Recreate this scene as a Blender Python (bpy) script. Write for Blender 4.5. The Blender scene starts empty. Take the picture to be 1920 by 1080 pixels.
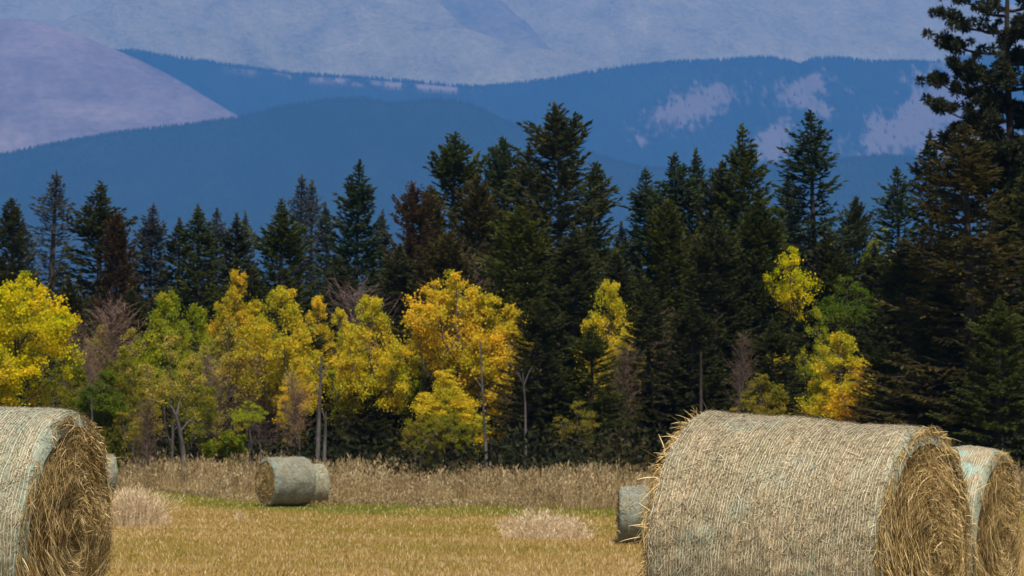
import bpy, math, random
import numpy as np

random.seed(11)
RNG = np.random.default_rng(11)
scene = bpy.context.scene
COL = scene.collection

# ------------------------------------------------------------------ camera geometry
F, HX, HY = 5760.0, 960.0, 700.0        # focal length in photo pixels, horizon
ZC = 4.5                                # eye height above the far field


def X_at(px, Y):
    return (px - HX) / F * Y


def Z_at(py, Y):
    return ZC + (HY - py) / F * Y


# ------------------------------------------------------------------ noise
_TAB = np.random.default_rng(5).random((256, 256))


def vnoise(x, y, seed=0):
    x = np.asarray(x, float) + seed * 17.31
    y = np.asarray(y, float) + seed * 9.77
    xi = np.floor(x).astype(int); yi = np.floor(y).astype(int)
    fx = x - xi; fy = y - yi
    fx = fx * fx * (3 - 2 * fx); fy = fy * fy * (3 - 2 * fy)
    g = lambda a, b: _TAB[a & 255, b & 255]
    return (g(xi, yi) * (1 - fx) + g(xi + 1, yi) * fx) * (1 - fy) + \
           (g(xi, yi + 1) * (1 - fx) + g(xi + 1, yi + 1) * fx) * fy


def fbm(x, y, seed=0, octv=4, gain=0.5):
    s = 0; a = 1; t = 0
    for k in range(octv):
        s = s + a * vnoise(np.asarray(x) * 2 ** k, np.asarray(y) * 2 ** k, seed + k * 3)
        t += a; a *= gain
    return s / t


def smooth(a, b, x):
    t = np.clip((np.asarray(x, float) - a) / (b - a), 0, 1)
    return t * t * (3 - 2 * t)


_GY = np.array([-80, 0, 18.5, 26.5, 40, 55, 65, 72, 90], float)
_GD = np.array([1.7, 1.85, 1.86, 2.2, 3.1, 4.0, 4.40, 4.5, 4.5], float)
_gy_f = np.linspace(-80, 90, 1701)
_gd_f = np.interp(_gy_f, _GY, _GD)
_k = np.ones(81) / 81.0
_gd_f = np.convolve(np.pad(_gd_f, 40, mode='edge'), _k, mode='valid')


def ground_z(x, y):
    z = ZC - np.interp(y, _gy_f, _gd_f)
    near = 1 - smooth(60, 95, y)
    z = z - near * 0.028 * (np.asarray(x) - 1.5) * np.clip(1 - np.abs(np.asarray(x)) / 30.0, 0, 1)
    z = z + (fbm(np.asarray(x) * .16, np.asarray(y) * .16, 3, 3) - .5) * .10
    return z


# ------------------------------------------------------------------ mesh builder
class MB:
    def __init__(self):
        self.v = []; self.r = []; self.t = []; self.q = []; self.tr = []; self.qm = []; self.tm = []; self.n = 0

    def add(self, verts, quads=None, tris=None, rnd=0.5, tint=0.0, mat=0):
        verts = np.asarray(verts, np.float32).reshape(-1, 3)
        k = len(verts)
        self.v.append(verts)
        self.r.append(np.broadcast_to(np.asarray(rnd, np.float32), (k,)) if np.ndim(rnd) == 0 else np.asarray(rnd, np.float32))
        self.t.append(np.broadcast_to(np.asarray(tint, np.float32), (k,)) if np.ndim(tint) == 0 else np.asarray(tint, np.float32))
        if quads is not None and len(quads):
            q = np.asarray(quads, np.int32).reshape(-1, 4) + self.n
            self.q.append(q); self.qm.append(np.full(len(q), mat, np.int32))
        if tris is not None and len(tris):
            t = np.asarray(tris, np.int32).reshape(-1, 3) + self.n
            self.tr.append(t); self.tm.append(np.full(len(t), mat, np.int32))
        self.n += k

    def kites(self, base, d, side, ln, wd, rnd=0.5, mat=0, mid=0.45):
        base = np.asarray(base, float); d = np.asarray(d, float); side = np.asarray(side, float)
        K = len(base)
        ln = np.broadcast_to(ln, (K,))[:, None]; wd = np.broadcast_to(wd, (K,))[:, None]
        m = base + d * ln * mid
        V = np.stack([base, m + side * wd * .5, base + d * ln, m - side * wd * .5], 1)
        q = np.arange(K * 4).reshape(K, 4)
        r = np.repeat(np.broadcast_to(rnd, (K,)), 4)
        self.add(V, quads=q, rnd=r, mat=mat)

    def ribbons(self, P, side, wd, rnd=0.5, tint=0.0, mat=0):
        """P (K,S,3), side (K,S,3) or (K,1,3), wd broadcastable to (K,S)"""
        P = np.asarray(P, float); K, S = P.shape[:2]
        wd = np.broadcast_to(wd, (K, S))[..., None]
        side = np.broadcast_to(side, P.shape)
        V = np.stack([P - side * wd * .5, P + side * wd * .5], 2)   # K,S,2,3
        idx = np.arange(K * S * 2).reshape(K, S, 2)
        q = np.stack([idx[:, :-1, 0], idx[:, :-1, 1], idx[:, 1:, 1], idx[:, 1:, 0]], -1)
        r = np.repeat(np.broadcast_to(rnd, (K,)), S * 2)
        t = np.repeat(np.broadcast_to(tint, (K,)), S * 2)
        self.add(V, quads=q.reshape(-1, 4), rnd=r, tint=t, mat=mat)

    def tube(self, pts, rad, n=7, rnd=0.5, mat=0):
        pts = np.asarray(pts, float); S = len(pts)
        rad = np.broadcast_to(rad, (S,))
        d = np.gradient(pts, axis=0); d /= np.linalg.norm(d, axis=1)[:, None] + 1e-9
        ref = np.array([1., .13, 0]) if abs(d[:, 0]).mean() < .8 else np.array([0, .13, 1.])
        a = np.cross(d, ref); a /= np.linalg.norm(a, axis=1)[:, None] + 1e-9
        b = np.cross(d, a)
        th = np.linspace(0, 2 * np.pi, n, endpoint=False)
        V = pts[:, None] + rad[:, None, None] * (a[:, None] * np.cos(th)[None, :, None] + b[:, None] * np.sin(th)[None, :, None])
        idx = np.arange(S * n).reshape(S, n); nx = np.roll(idx, -1, 1)
        q = np.stack([idx[:-1], nx[:-1], nx[1:], idx[1:]], -1)
        self.add(V, quads=q.reshape(-1, 4), rnd=rnd, mat=mat)

    def mesh(self, name, mats, smooth_shade=False):
        me = bpy.data.meshes.new(name)
        v = np.concatenate(self.v)
        me.vertices.add(len(v)); me.vertices.foreach_set('co', v.ravel())
        q = np.concatenate(self.q) if self.q else np.zeros((0, 4), np.int32)
        t = np.concatenate(self.tr) if self.tr else np.zeros((0, 3), np.int32)
        loops = np.concatenate([q.ravel(), t.ravel()]).astype(np.int32)
        me.loops.add(len(loops)); me.loops.foreach_set('vertex_index', loops)
        tot = np.concatenate([np.full(len(q), 4), np.full(len(t), 3)]).astype(np.int32)
        st = np.concatenate([[0], np.cumsum(tot)[:-1]]).astype(np.int32)
        me.polygons.add(len(tot)); me.polygons.foreach_set('loop_start', st)
        mi = np.concatenate((self.qm if self.q else []) + (self.tm if self.tr else [])).astype(np.int32)
        for m in (mats if isinstance(mats, (list, tuple)) else [mats]):
            me.materials.append(m)
        me.polygons.foreach_set('material_index', mi)
        me.polygons.foreach_set('use_smooth', np.full(len(tot), smooth_shade, bool))
        a = me.attributes.new('rnd', 'FLOAT', 'POINT'); a.data.foreach_set('value', np.concatenate(self.r).astype(np.float32))
        a = me.attributes.new('tint', 'FLOAT', 'POINT'); a.data.foreach_set('value', np.concatenate(self.t).astype(np.float32))
        me.update(calc_edges=True)
        me.validate()
        return me


def obj(name, me, parent=None):
    o = bpy.data.objects.new(name, me); COL.objects.link(o)
    if parent is not None:
        o.parent = parent
    return o


def tag(o, label=None, cat=None, group=None, kind=None):
    if label: o['label'] = label
    if cat: o['category'] = cat
    if group: o['group'] = group
    if kind: o['kind'] = kind
    return o


def empty(name, loc, rz=0.0):
    o = bpy.data.objects.new(name, None); COL.objects.link(o)
    o.location = loc; o.rotation_euler = (0, 0, rz); o.empty_display_size = .3
    return o


def unit(v):
    v = np.asarray(v, float)
    return v / (np.linalg.norm(v, axis=-1, keepdims=True) + 1e-9)


# ------------------------------------------------------------------ materials
def new_mat(name):
    m = bpy.data.materials.new(name); m.use_nodes = True
    nt = m.node_tree
    for n in list(nt.nodes): nt.nodes.remove(n)
    out = nt.nodes.new('ShaderNodeOutputMaterial')
    return m, nt, out


def N(nt, typ, **kw):
    n = nt.nodes.new(typ)
    for k, v in kw.items():
        if k.startswith('i_'):
            n.inputs[k[2:].replace('_', ' ')].default_value = v
        else:
            setattr(n, k, v)
    return n


def ramp(nt, stops, fac=None, interp='LINEAR'):
    r = N(nt, 'ShaderNodeValToRGB'); cr = r.color_ramp; cr.interpolation = interp
    while len(cr.elements) < len(stops): cr.elements.new(.5)
    for e, (p, c) in zip(cr.elements, stops):
        e.position = p; e.color = (*c, 1)
    if fac is not None: nt.links.new(fac, r.inputs[0])
    return r.outputs[0]


def mix(nt, a, b, fac, mode='MIX'):
    m = N(nt, 'ShaderNodeMix', data_type='RGBA', blend_type=mode)
    for sock, v in ((m.inputs[0], fac), (m.inputs[6], a), (m.inputs[7], b)):
        if hasattr(v, 'is_linked') or isinstance(v, bpy.types.NodeSocket): nt.links.new(v, sock)
        elif isinstance(v, (int, float)): sock.default_value = v
        else: sock.default_value = (*v, 1)
    return m.outputs[2]


def attr(nt, name):
    return N(nt, 'ShaderNodeAttribute', attribute_name=name).outputs['Fac']


def noise(nt, scale, detail=4, rough=.55, coord='Object', vec_scale=None, distortion=0.0):
    tc = N(nt, 'ShaderNodeTexCoord').outputs[coord] if coord != 'Position' else N(nt, 'ShaderNodeNewGeometry').outputs['Position']
    if vec_scale:
        mp = N(nt, 'ShaderNodeMapping'); mp.inputs['Scale'].default_value = vec_scale
        nt.links.new(tc, mp.inputs[0]); tc = mp.outputs[0]
    n = N(nt, 'ShaderNodeTexNoise'); n.inputs['Scale'].default_value = scale
    n.inputs['Detail'].default_value = detail; n.inputs['Roughness'].default_value = rough
    n.inputs['Distortion'].default_value = distortion
    nt.links.new(tc, n.inputs['Vector'])
    return n.outputs['Fac']


def maprange(nt, v, a, b, c=0., d=1.):
    m = N(nt, 'ShaderNodeMapRange'); nt.links.new(v, m.inputs[0])
    for i, x in enumerate((a, b, c, d)): m.inputs[i + 1].default_value = x
    return m.outputs[0]


def surf(nt, out, color, rough=.85, spec=.2, bump=None, bump_d=.02, bump_s=.6):
    p = N(nt, 'ShaderNodeBsdfPrincipled')
    if isinstance(color, bpy.types.NodeSocket): nt.links.new(color, p.inputs['Base Color'])
    else: p.inputs['Base Color'].default_value = (*color, 1)
    p.inputs['Roughness'].default_value = rough
    p.inputs['Specular IOR Level'].default_value = spec
    if bump is not None:
        b = N(nt, 'ShaderNodeBump'); b.inputs['Distance'].default_value = bump_d; b.inputs['Strength'].default_value = bump_s
        nt.links.new(bump, b.inputs['Height']); nt.links.new(b.outputs[0], p.inputs['Normal'])
    nt.links.new(p.outputs[0], out.inputs['Surface'])
    return p


def leaf_bsdf(nt, out, col, trans=.35):
    d = N(nt, 'ShaderNodeBsdfDiffuse'); t = N(nt, 'ShaderNodeBsdfTranslucent'); m = N(nt, 'ShaderNodeMixShader')
    m.inputs[0].default_value = trans
    nt.links.new(col, d.inputs[0]); nt.links.new(col, t.inputs[0])
    nt.links.new(d.outputs[0], m.inputs[1]); nt.links.new(t.outputs[0], m.inputs[2])
    nt.links.new(m.outputs[0], out.inputs['Surface'])


def mat_objcolor_leaf(name, lo, hi, patch_lo, patch_hi, patch_scale, trans):
    """leaf colour = the tree's own object colour, varied leaf by leaf and clump by clump"""
    m, nt, out = new_mat(name)
    oi = N(nt, 'ShaderNodeObjectInfo')
    r = ramp(nt, [(0, lo), (.5, (1, 1, 1)), (1, hi)], attr(nt, 'rnd'))
    c = mix(nt, oi.outputs['Color'], r, 1.0, 'MULTIPLY')
    n = noise(nt, patch_scale, 3, .6)
    p = ramp(nt, [(.32, patch_lo), (.68, patch_hi)], n)
    c = mix(nt, c, p, 1.0, 'MULTIPLY')
    leaf_bsdf(nt, out, c, trans)
    return m


M = {}
M['aspen_leaf'] = mat_objcolor_leaf('aspen_leaf', (.62, .70, .5), (1.30, 1.22, .9), (.50, .75, .6), (1.15, 1.04, 1.0), .5, .48)
M['needle'] = mat_objcolor_leaf('needle', (.65, .68, .7), (1.4, 1.33, 1.2), (.8, .85, .88), (1.22, 1.14, 1.0), .4, .3)


def mat_bark(name, c0, c1, scale=3.0):
    m, nt, out = new_mat(name)
    n = noise(nt, scale, 5, .6, vec_scale=(3, 3, 1))
    surf(nt, out, ramp(nt, [(.3, c0), (.7, c1)], n), .9, .15, n, .03, .8)
    return m


M['bark_dark'] = mat_bark('spruce_bark', (.026, .020, .016), (.06, .048, .04))
M['bark_pale'] = mat_bark('aspen_bark', (.04, .035, .031), (.12, .107, .098))
M['bark_grey'] = mat_bark('grey_bark', (.045, .038, .036), (.11, .095, .09))


M['bark_pine'] = mat_bark('pine_bark', (.016, .012, .010), (.042, .032, .026))


def mat_twig(name):
    m, nt, out = new_mat(name)
    oi = N(nt, 'ShaderNodeObjectInfo')
    r = ramp(nt, [(0, (.5, .5, .5)), (1, (1.5, 1.4, 1.4))], attr(nt, 'rnd'))
    surf(nt, out, mix(nt, oi.outputs['Color'], r, 1.0, 'MULTIPLY'), .9, .1)
    return m


M['twig'] = mat_twig('bare_twig')


def mat_attr_ramp(name, stops, rough=.8, spec=.25, trans=0.0):
    m, nt, out = new_mat(name)
    c = ramp(nt, stops, attr(nt, 'rnd'))
    if trans: leaf_bsdf(nt, out, c, trans)
    else: surf(nt, out, c, rough, spec)
    return m


M['straw'] = mat_attr_ramp('straw', [(0, (.12, .075, .025)), (.35, (.30, .20, .07)), (.7, (.50, .36, .145)), (1, (.74, .58, .30))])
M['straw_pale'] = mat_attr_ramp('straw_under_net', [(0, (.105, .075, .038)), (.4, (.27, .215, .125)), (.75, (.42, .345, .21)), (1, (.64, .55, .37))])
M['stubble'] = mat_attr_ramp('stubble_grass', [(0, (.08, .13, .014)), (.22, (.18, .205, .028)), (.45, (.265, .205, .04)), (.68, (.345, .225, .06)), (.86, (.40, .252, .09)), (1, (.66, .50, .27))], trans=.25)
M['tall_grass'] = mat_attr_ramp('tall_dry_grass', [(0, (.095, .066, .03)), (.4, (.225, .163, .076)), (.75, (.37, .277, .142)), (1, (.57, .455, .275))], trans=.25)
M['pale_grass'] = mat_attr_ramp('pale_dry_grass', [(0, (.29, .195, .095)), (.5, (.57, .43, .245)), (1, (.84, .68, .47))], trans=.25)
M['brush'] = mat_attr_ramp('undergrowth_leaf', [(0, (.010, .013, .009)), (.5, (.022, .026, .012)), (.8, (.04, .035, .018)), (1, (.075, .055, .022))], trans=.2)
M['far_conifer'] = mat_attr_ramp('background_needles', [(0, (.024, .022, .008)), (.6, (.050, .046, .015)), (1, (.078, .066, .021))])


M['ridge_conifer'] = mat_attr_ramp('ridge_needles', [(0, (.008, .013, .012)), (1, (.020, .028, .020))])


def mat_ground():
    m, nt, out = new_mat('field_soil')
    n1 = noise(nt, .25, 5, .6, 'Position'); n2 = noise(nt, 9, 6, .7, 'Position')
    c = ramp(nt, [(.3, (.16, .15, .035)), (.5, (.24, .175, .05)), (.7, (.30, .20, .07))], n1)
    d = ramp(nt, [(.3, (.55, .5, .45)), (.7, (1.2, 1.15, 1.1))], n2)
    surf(nt, out, mix(nt, c, d, 1.0, 'MULTIPLY'), .95, .1, n2, .05, .7)
    return m


def mat_mountain(name, stops, scale, stretch=(1, 1, 1), bump_d=20, detail=8, clear=None):
    m, nt, out = new_mat(name)
    scale *= .45; bump_d *= 2.2
    n = noise(nt, scale, detail, .62, 'Position', stretch, .4)
    c = ramp(nt, stops, n)
    n2 = noise(nt, scale * 9, 5, .7, 'Position', stretch)
    c = mix(nt, c, ramp(nt, [(.3, (.74, .74, .77)), (.7, (1.22, 1.2, 1.15))], n2), 1.0, 'MULTIPLY')
    if clear: c = mix(nt, c, clear, attr(nt, 'tint'))
    surf(nt, out, c, .95, .05, n2, bump_d, .6)
    return m


M['soil'] = mat_ground()

# ------------------------------------------------------------------ world, sun, camera, haze
SUN_EL, SUN_AZ = math.radians(60), math.radians(168)     # azimuth measured from +Y (view direction) towards +X
w = bpy.data.worlds.new("World"); scene.world = w; w.use_nodes = True
wn = w.node_tree
bg = wn.nodes['Background']
sky = wn.nodes.new('ShaderNodeTexSky'); sky.sky_type = 'NISHITA'; sky.sun_disc = False
sky.sun_elevation = SUN_EL; sky.sun_rotation = SUN_AZ
sky.air_density = 1.0; sky.dust_density = 1.2; sky.ozone_density = 1.0
wn.links.new(sky.outputs[0], bg.inputs[0]); bg.inputs[1].default_value = .085

ld = bpy.data.lights.new('sun', 'SUN'); ld.energy = 4.2; ld.angle = math.radians(1.5); ld.color = (1.0, .90, .76)
sun = bpy.data.objects.new('sun', ld); COL.objects.link(sun)
sd = np.array([math.sin(SUN_AZ) * math.cos(SUN_EL), math.cos(SUN_AZ) * math.cos(SUN_EL), math.sin(SUN_EL)])
from mathutils import Vector
sun.rotation_euler = Vector(sd).to_track_quat('Z', 'Y').to_euler()
sun.location = (-40, 0, 60)

cd = bpy.data.cameras.new('camera'); cam = bpy.data.objects.new('camera', cd); COL.objects.link(cam)
cam.location = (0, 0, ZC); cam.rotation_euler = (math.radians(90), 0, 0)
cd.sensor_width = 36; cd.lens = 36 * F / 1920; cd.shift_y = (HY - 540) / 1920
cd.clip_start = .1; cd.clip_end = 80000
cd.dof.use_dof = True; cd.dof.focus_distance = 18.6; cd.dof.aperture_fstop = 11
scene.camera = cam

vs = scene.view_settings
vs.view_transform = 'Standard'; vs.look = 'None'; vs.gamma = 1; vs.use_curve_mapping = False; vs.exposure = 0.62

HAZE_DENS = 7.0e-5
HAZE_COL = (.14, .45, 1.0)
hx0, hx1, hy0, hy1, hz0, hz1 = -10500, 10500, -400, 26500, -12, 3500
mb = MB()
mb.add([(x, y, z) for x in (hx0, hx1) for y in (hy0, hy1) for z in (hz0, hz1)],
       quads=[(0, 1, 3, 2), (4, 6, 7, 5), (0, 4, 5, 1), (2, 3, 7, 6), (0, 2, 6, 4), (1, 5, 7, 3)])
m, nt, out = new_mat('haze_air')
pv = N(nt, 'ShaderNodeVolumePrincipled')
pv.inputs['Color'].default_value = (*HAZE_COL, 1); pv.inputs['Density'].default_value = HAZE_DENS
pv.inputs['Anisotropy'].default_value = 0.45
nt.links.new(pv.outputs[0], out.inputs['Volume'])
tag(obj('haze', mb.mesh('haze', m)), 'blue autumn haze hanging between the forest and the mountains', 'haze', kind='stuff')

# ------------------------------------------------------------------ ground
mb = MB()
ys = np.concatenate([np.linspace(-300, -20, 15), np.linspace(-15, 130, 146), np.geomspace(135, 26000, 44)])
us = np.concatenate([-np.geomspace(10200, 42, 22), np.linspace(-40, 40, 81), np.geomspace(42, 10200, 22)])
GX, GY = np.meshgrid(us, ys)
GZ = ground_z(GX, GY)
idx = np.arange(GX.size).reshape(GX.shape)
mb.add(np.stack([GX, GY, GZ], -1), quads=np.stack([idx[:-1, :-1], idx[:-1, 1:], idx[1:, 1:], idx[1:, :-1]], -1).reshape(-1, 4))
tag(obj('ground', mb.mesh('ground', M['soil'], True)), 'golden brown mown hay field with greener strips', 'field', kind='structure')


def front_y(px):                 # where the tall grass begins, as distance from the camera
    return np.interp(px, [-200, 215, 420, 620, 900, 1150, 2200], [119, 118.2, 109, 104.5, 102, 100, 98])


def grass_field():
    mb = MB()
    def patch(y0, y1, dens, hmul, wmul, margin):
        yc = (y0 + y1) / 2; half = (960 + margin) / F * y1
        n = int((y1 - y0) * 2 * half * dens)
        x = RNG.uniform(-half, half, n); y = RNG.uniform(y0, y1, n)
        px = HX + x / y * F
        k = y < front_y(px) + 3; x, y, px = x[k], y[k], px[k]; n = len(x)
        z = ground_z(x, y)
        big = fbm(x * .09, y * .05, 21, 3); fine = fbm(x * .8, y * .35, 31, 3)
        dist = front_y(px) - y                      # metres in front of the tall grass
        green = smooth(9.5, 3.0, dist) if False else (1 - smooth(4.5, 11, dist + (big - .5) * 10))
        green = np.clip(green * .9 + (big > .57) * .28 * smooth(.55, .68, big) + smooth(.55, .75, fine) * .34, 0, 1)
        rows = fbm(x * .035 + 3, y * .75 + x * .02, 77, 3)          # mown rows running across the field
        base = .80 - .50 * green + (fine - .5) * .42 + (rows - .5) * .55
        base = base + RNG.normal(0, .17, n)
        pale = RNG.random(n) < .035
        base = np.where(pale, 1.0, np.clip(base, 0, .93))
        h = RNG.uniform(.03, .085, n) * hmul * (.5 + .6 * fine + .6 * rows); h = np.where(pale, h * 1.5, h)
        az = RNG.uniform(0, 2 * np.pi, n); lean = RNG.uniform(.1, .8, n)
        d = np.stack([np.cos(az) * lean, np.sin(az) * lean, np.ones(n)], 1); d = unit(d)
        wd = RNG.uniform(.008, .017, n) * wmul
        a2 = RNG.uniform(-.7, .7, n)
        s = np.stack([np.cos(a2), np.sin(a2), np.zeros(n)], 1) * wd[:, None]
        b = np.stack([x, y, z - .01], 1)
        V = np.stack([b - s, b + s, b + d * h[:, None]], 1)
        mb.add(V, tris=np.arange(n * 3).reshape(n, 3), rnd=np.repeat(base, 3))
    patch(64, 82, 330, 1.5, .9, 260)
    patch(82, 120, 230, 1.1, 1.25, 260)
    patch(12, 64, 55, 1.2, 1.3, 500)
    tag(obj('grass', mb.mesh('stubble_grass', M['stubble'])), 'short golden stubble grass of the mown hay field', 'grass', kind='stuff')


grass_field()


def stalks(mb, x, y, z, h, tone, head=True, spread=.28, wd=.014, mat=0):
    n = len(x)
    az = RNG.uniform(0, 2 * np.pi, n); lean = np.abs(RNG.normal(0, spread, n))
    dx = np.cos(az) * lean; dy = np.sin(az) * lean
    s = np.array([0, .5, 1.0])
    P = np.stack([x[:, None] + dx[:, None] * h[:, None] * s ** 1.7, y[:, None] + dy[:, None] * h[:, None] * s ** 1.7,
                  z[:, None] - .03 + h[:, None] * s * (1 - .15 * lean[:, None])], -1)
    a2 = RNG.uniform(-.8, .8, n)
    side = np.stack([np.cos(a2), np.sin(a2), np.zeros(n)], 1)[:, None]
    mb.ribbons(P, side, (np.array([1., .8, .3])[None] * RNG.uniform(.7, 1.3, n)[:, None] * wd), tone, mat=mat)
    if head:
        for k in range(2 if head == 'fine' else 3):
            hd = unit(np.stack([dx + RNG.normal(0, .35, n), dy + RNG.normal(0, .35, n), RNG.uniform(.5, 1.2, n)], 1))
            base = P[:, 2] - np.array([0, 0, 1.]) * (RNG.uniform(.0, .26, n) * h)[:, None]
            a3 = RNG.uniform(-1, 1, n)
            mb.kites(base, hd, np.stack([np.cos(a3), np.sin(a3), np.zeros(n)], 1), RNG.uniform(.10, .24, n) * np.clip(h, .4, 1.1), RNG.uniform(.02, .055, n) * (.55 if head == 'fine' else 1), np.clip(tone + RNG.normal(.05, .12, n), 0, 1), mat)


def tall_grass():
    mb = MB()
    n = 52000
    px = RNG.uniform(-420, 2340, n); u = RNG.random(n) ** 1.25
    y = front_y(px) + u * 24 + (fbm(px * .012, px * 0 + .5, 44, 3) - .5) * 3.0
    x = X_at(px, y)
    c = fbm(x * .55, y * .30, 7, 3); c2 = fbm(x * 1.9, y * .9, 17, 2)
    keep = RNG.random(n) < .35 + 1.1 * c2
    x, y, c, c2, u = x[keep], y[keep], c[keep], c2[keep], u[keep]
    big = fbm(x * .22, y * .16, 57, 3)
    h = (.30 + .75 * c + 1.0 * (big - .3)) * RNG.uniform(.45, 1.2, len(x)) * (.30 + .75 * smooth(-.04, .26, u + (big - .5) * .7))
    h = np.clip(h, .10, 1.5) * .86
    tone = np.clip(.12 + .75 * c2 + RNG.normal(0, .17, len(x)) - .1 * (c - .5), 0, 1)
    stalks(mb, x, y, ground_z(x, y), h, tone)
    tag(obj('tall_grass', mb.mesh('tall_grass', M['tall_grass'])), 'band of tall tan dry grass and weeds along the forest edge', 'tall grass', kind='stuff')


tall_grass()


def tuft(px, py, wpx, hpx, n, label, dY=1.0):   # a ragged clump of bent dry stalks
    Y = ZC * F / (py - HY); x0 = X_at(px, Y); rx = wpx / F * Y / 2; H = hpx / F * Y
    mb = MB()
    x = RNG.normal(0, .42, n); x = np.clip(x, -1, 1) * rx; y = RNG.normal(0, .4, n) * dY
    h = H * (1 - .7 * (x / rx) ** 2) * RNG.uniform(.3, 1.1, n) * (.55 + .9 * fbm((x + px) * 2.2, y * 1.5, 33, 2))
    z = ground_z(x + x0, y + Y) - float(ground_z(x0, Y))
    stalks(mb, x, y, z, h, np.clip(RNG.normal(.5, .22, n), 0, 1), 'fine', .55, .011)
    o = obj('grass_tuft', mb.mesh('grass_tuft', M['pale_grass']))
    o.location = (x0, Y, float(ground_z(x0, Y)))
    tag(o, label, 'grass tuft')


tuft(254, 985, 122, 62, 3600, 'bushy clump of pale dry grass just right of the cut-off left bale', 1.2)
tuft(1026, 1012, 165, 50, 3200, 'wide low clump of pale dry grass out in the open mid field', 1.3)
tuft(449, 976, 10, 22, 40, 'single thin pale weed stalk standing in the stubble below the far bale', .1)
tuft(945, 993, 26, 28, 120, 'small wispy pale tuft left of the wide grass clump in mid field', .3)


# ------------------------------------------------------------------ mountains
def ridge(name, prof, Y, mat, label, wf=1.15, crest_noise=2.0, gully=.16, step=8, rows=60, seed=1, clear=None, forest=0, tree_h=7, spur=.25, power=1.0):
    prof = np.array(prof, float)
    px = np.arange(-900, 2840, step, dtype=float)
    py = np.interp(px, prof[:, 0], prof[:, 1])
    k = np.exp(-np.linspace(-2, 2, 7) ** 2); k /= k.sum()
    py = np.convolve(np.pad(py, 3, mode='edge'), k, 'valid')
    py = py + (fbm(px * .02, px * 0, seed, 4, .6) - .5) * crest_noise * 2.2
    zt = np.maximum(Z_at(py, Y), 30.)
    x = X_at(px, Y)
    hm = zt.max(); wfm = wf * hm; wb = 1.2 * hm
    t = np.concatenate([-np.linspace(1, .12, 6), [-.03], np.linspace(0, 1, rows)])
    T, PX = np.meshgrid(t, px, indexing='ij')
    Xg = np.broadcast_to(x, T.shape).copy()
    Yg = np.where(T < 0, Y - T * wb, Y - T * wfm)
    a = np.abs(T)
    fallo = (1 - a) ** power
    sc = hm * .9
    ad = a * wfm / sc
    n1 = fbm(Xg / sc * 1.1 + ad * .5, ad * 1.3, seed + 5, 6, .58)
    n2 = 1 - np.abs(2 * fbm(Xg / (sc * .38) + n1 * 1.2 - ad * .8, ad * 1.7 + .3 + n1, seed + 9, 5, .6) - 1)
    cut = gully * np.sin(np.pi * np.clip(a, 0, 1)) ** .8
    Zg = zt[None] * fallo * (1 - cut * (n1 * .9 + (1 - n2) * .9))
    Zg = Zg - 6 * a
    Yg = Yg - np.where(T > 0, (n1 - .5) * spur * hm * np.sin(np.pi * a), 0)
    tint = np.zeros(T.shape)
    if clear is not None:
        P_x = HX + Xg / Yg * F; P_y = HY - (Zg - ZC) / Yg * F
        tint = clear(P_x, P_y)
    mb = MB()
    idx = np.arange(T.size).reshape(T.shape)
    mb.add(np.stack([Xg, Yg, Zg], -1), quads=np.stack([idx[:-1, :-1], idx[:-1, 1:], idx[1:, 1:], idx[1:, :-1]], -1).reshape(-1, 4), tint=tint.ravel())
    o = obj(name, mb.mesh(name, M[mat], True)); tag(o, label, name.replace('_', ' '), kind='structure')
    if forest:
        f = MB(); r0 = 7
        ncr = forest // 3
        ci = RNG.integers(0, len(px) - 1, forest); cf = RNG.random(forest)
        ri = np.concatenate([np.full(ncr, r0), r0 + np.floor(RNG.random(forest - ncr) ** 1.5 * (rows * .75)).astype(int)])
        rf = np.concatenate([RNG.random(ncr) * .12, RNG.random(forest - ncr)])
        def bl(G):
            return (G[ri, ci] * (1 - cf) + G[ri, ci + 1] * cf) * (1 - rf) + (G[ri + 1, ci] * (1 - cf) + G[ri + 1, ci + 1] * cf) * rf
        bx, by, bz, bt = bl(Xg), bl(Yg), bl(Zg), bl(tint)
        clump = fbm(bx / 380, by / 380, seed + 40, 3)
        kp = (RNG.random(forest) > bt * 1.15) & (RNG.random(forest) < .25 + 1.2 * clump); bx, by, bz = bx[kp], by[kp], bz[kp]; K = len(bx)
        h = tree_h * RNG.uniform(.35, 1.2, K); r = h * .22
        ang = RNG.uniform(0, 6.28, K)
        b = np.stack([bx, by, bz - 1.0], 1)
        V = [b + np.stack([np.cos(ang + q) * r, np.sin(ang + q) * r, 0 * r], 1) for q in (0, 1.57, 3.14, 4.71)] + [b + np.stack([0 * h, 0 * h, h], 1)]
        V = np.stack(V, 1); base = np.arange(K)[:, None] * 5
        tr = np.concatenate([base + np.array(q) for q in ((0, 1, 4), (1, 2, 4), (2, 3, 4), (3, 0, 4))])
        f.add(V, tris=tr, rnd=np.repeat(RNG.random(K), 5))
        tag(obj('ridge_forest', f.mesh('ridge_forest', M['ridge_conifer'])), 'distant conifer wood covering the ' + label.split(' ', 1)[1], 'forest', kind='stuff')
    return o


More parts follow.
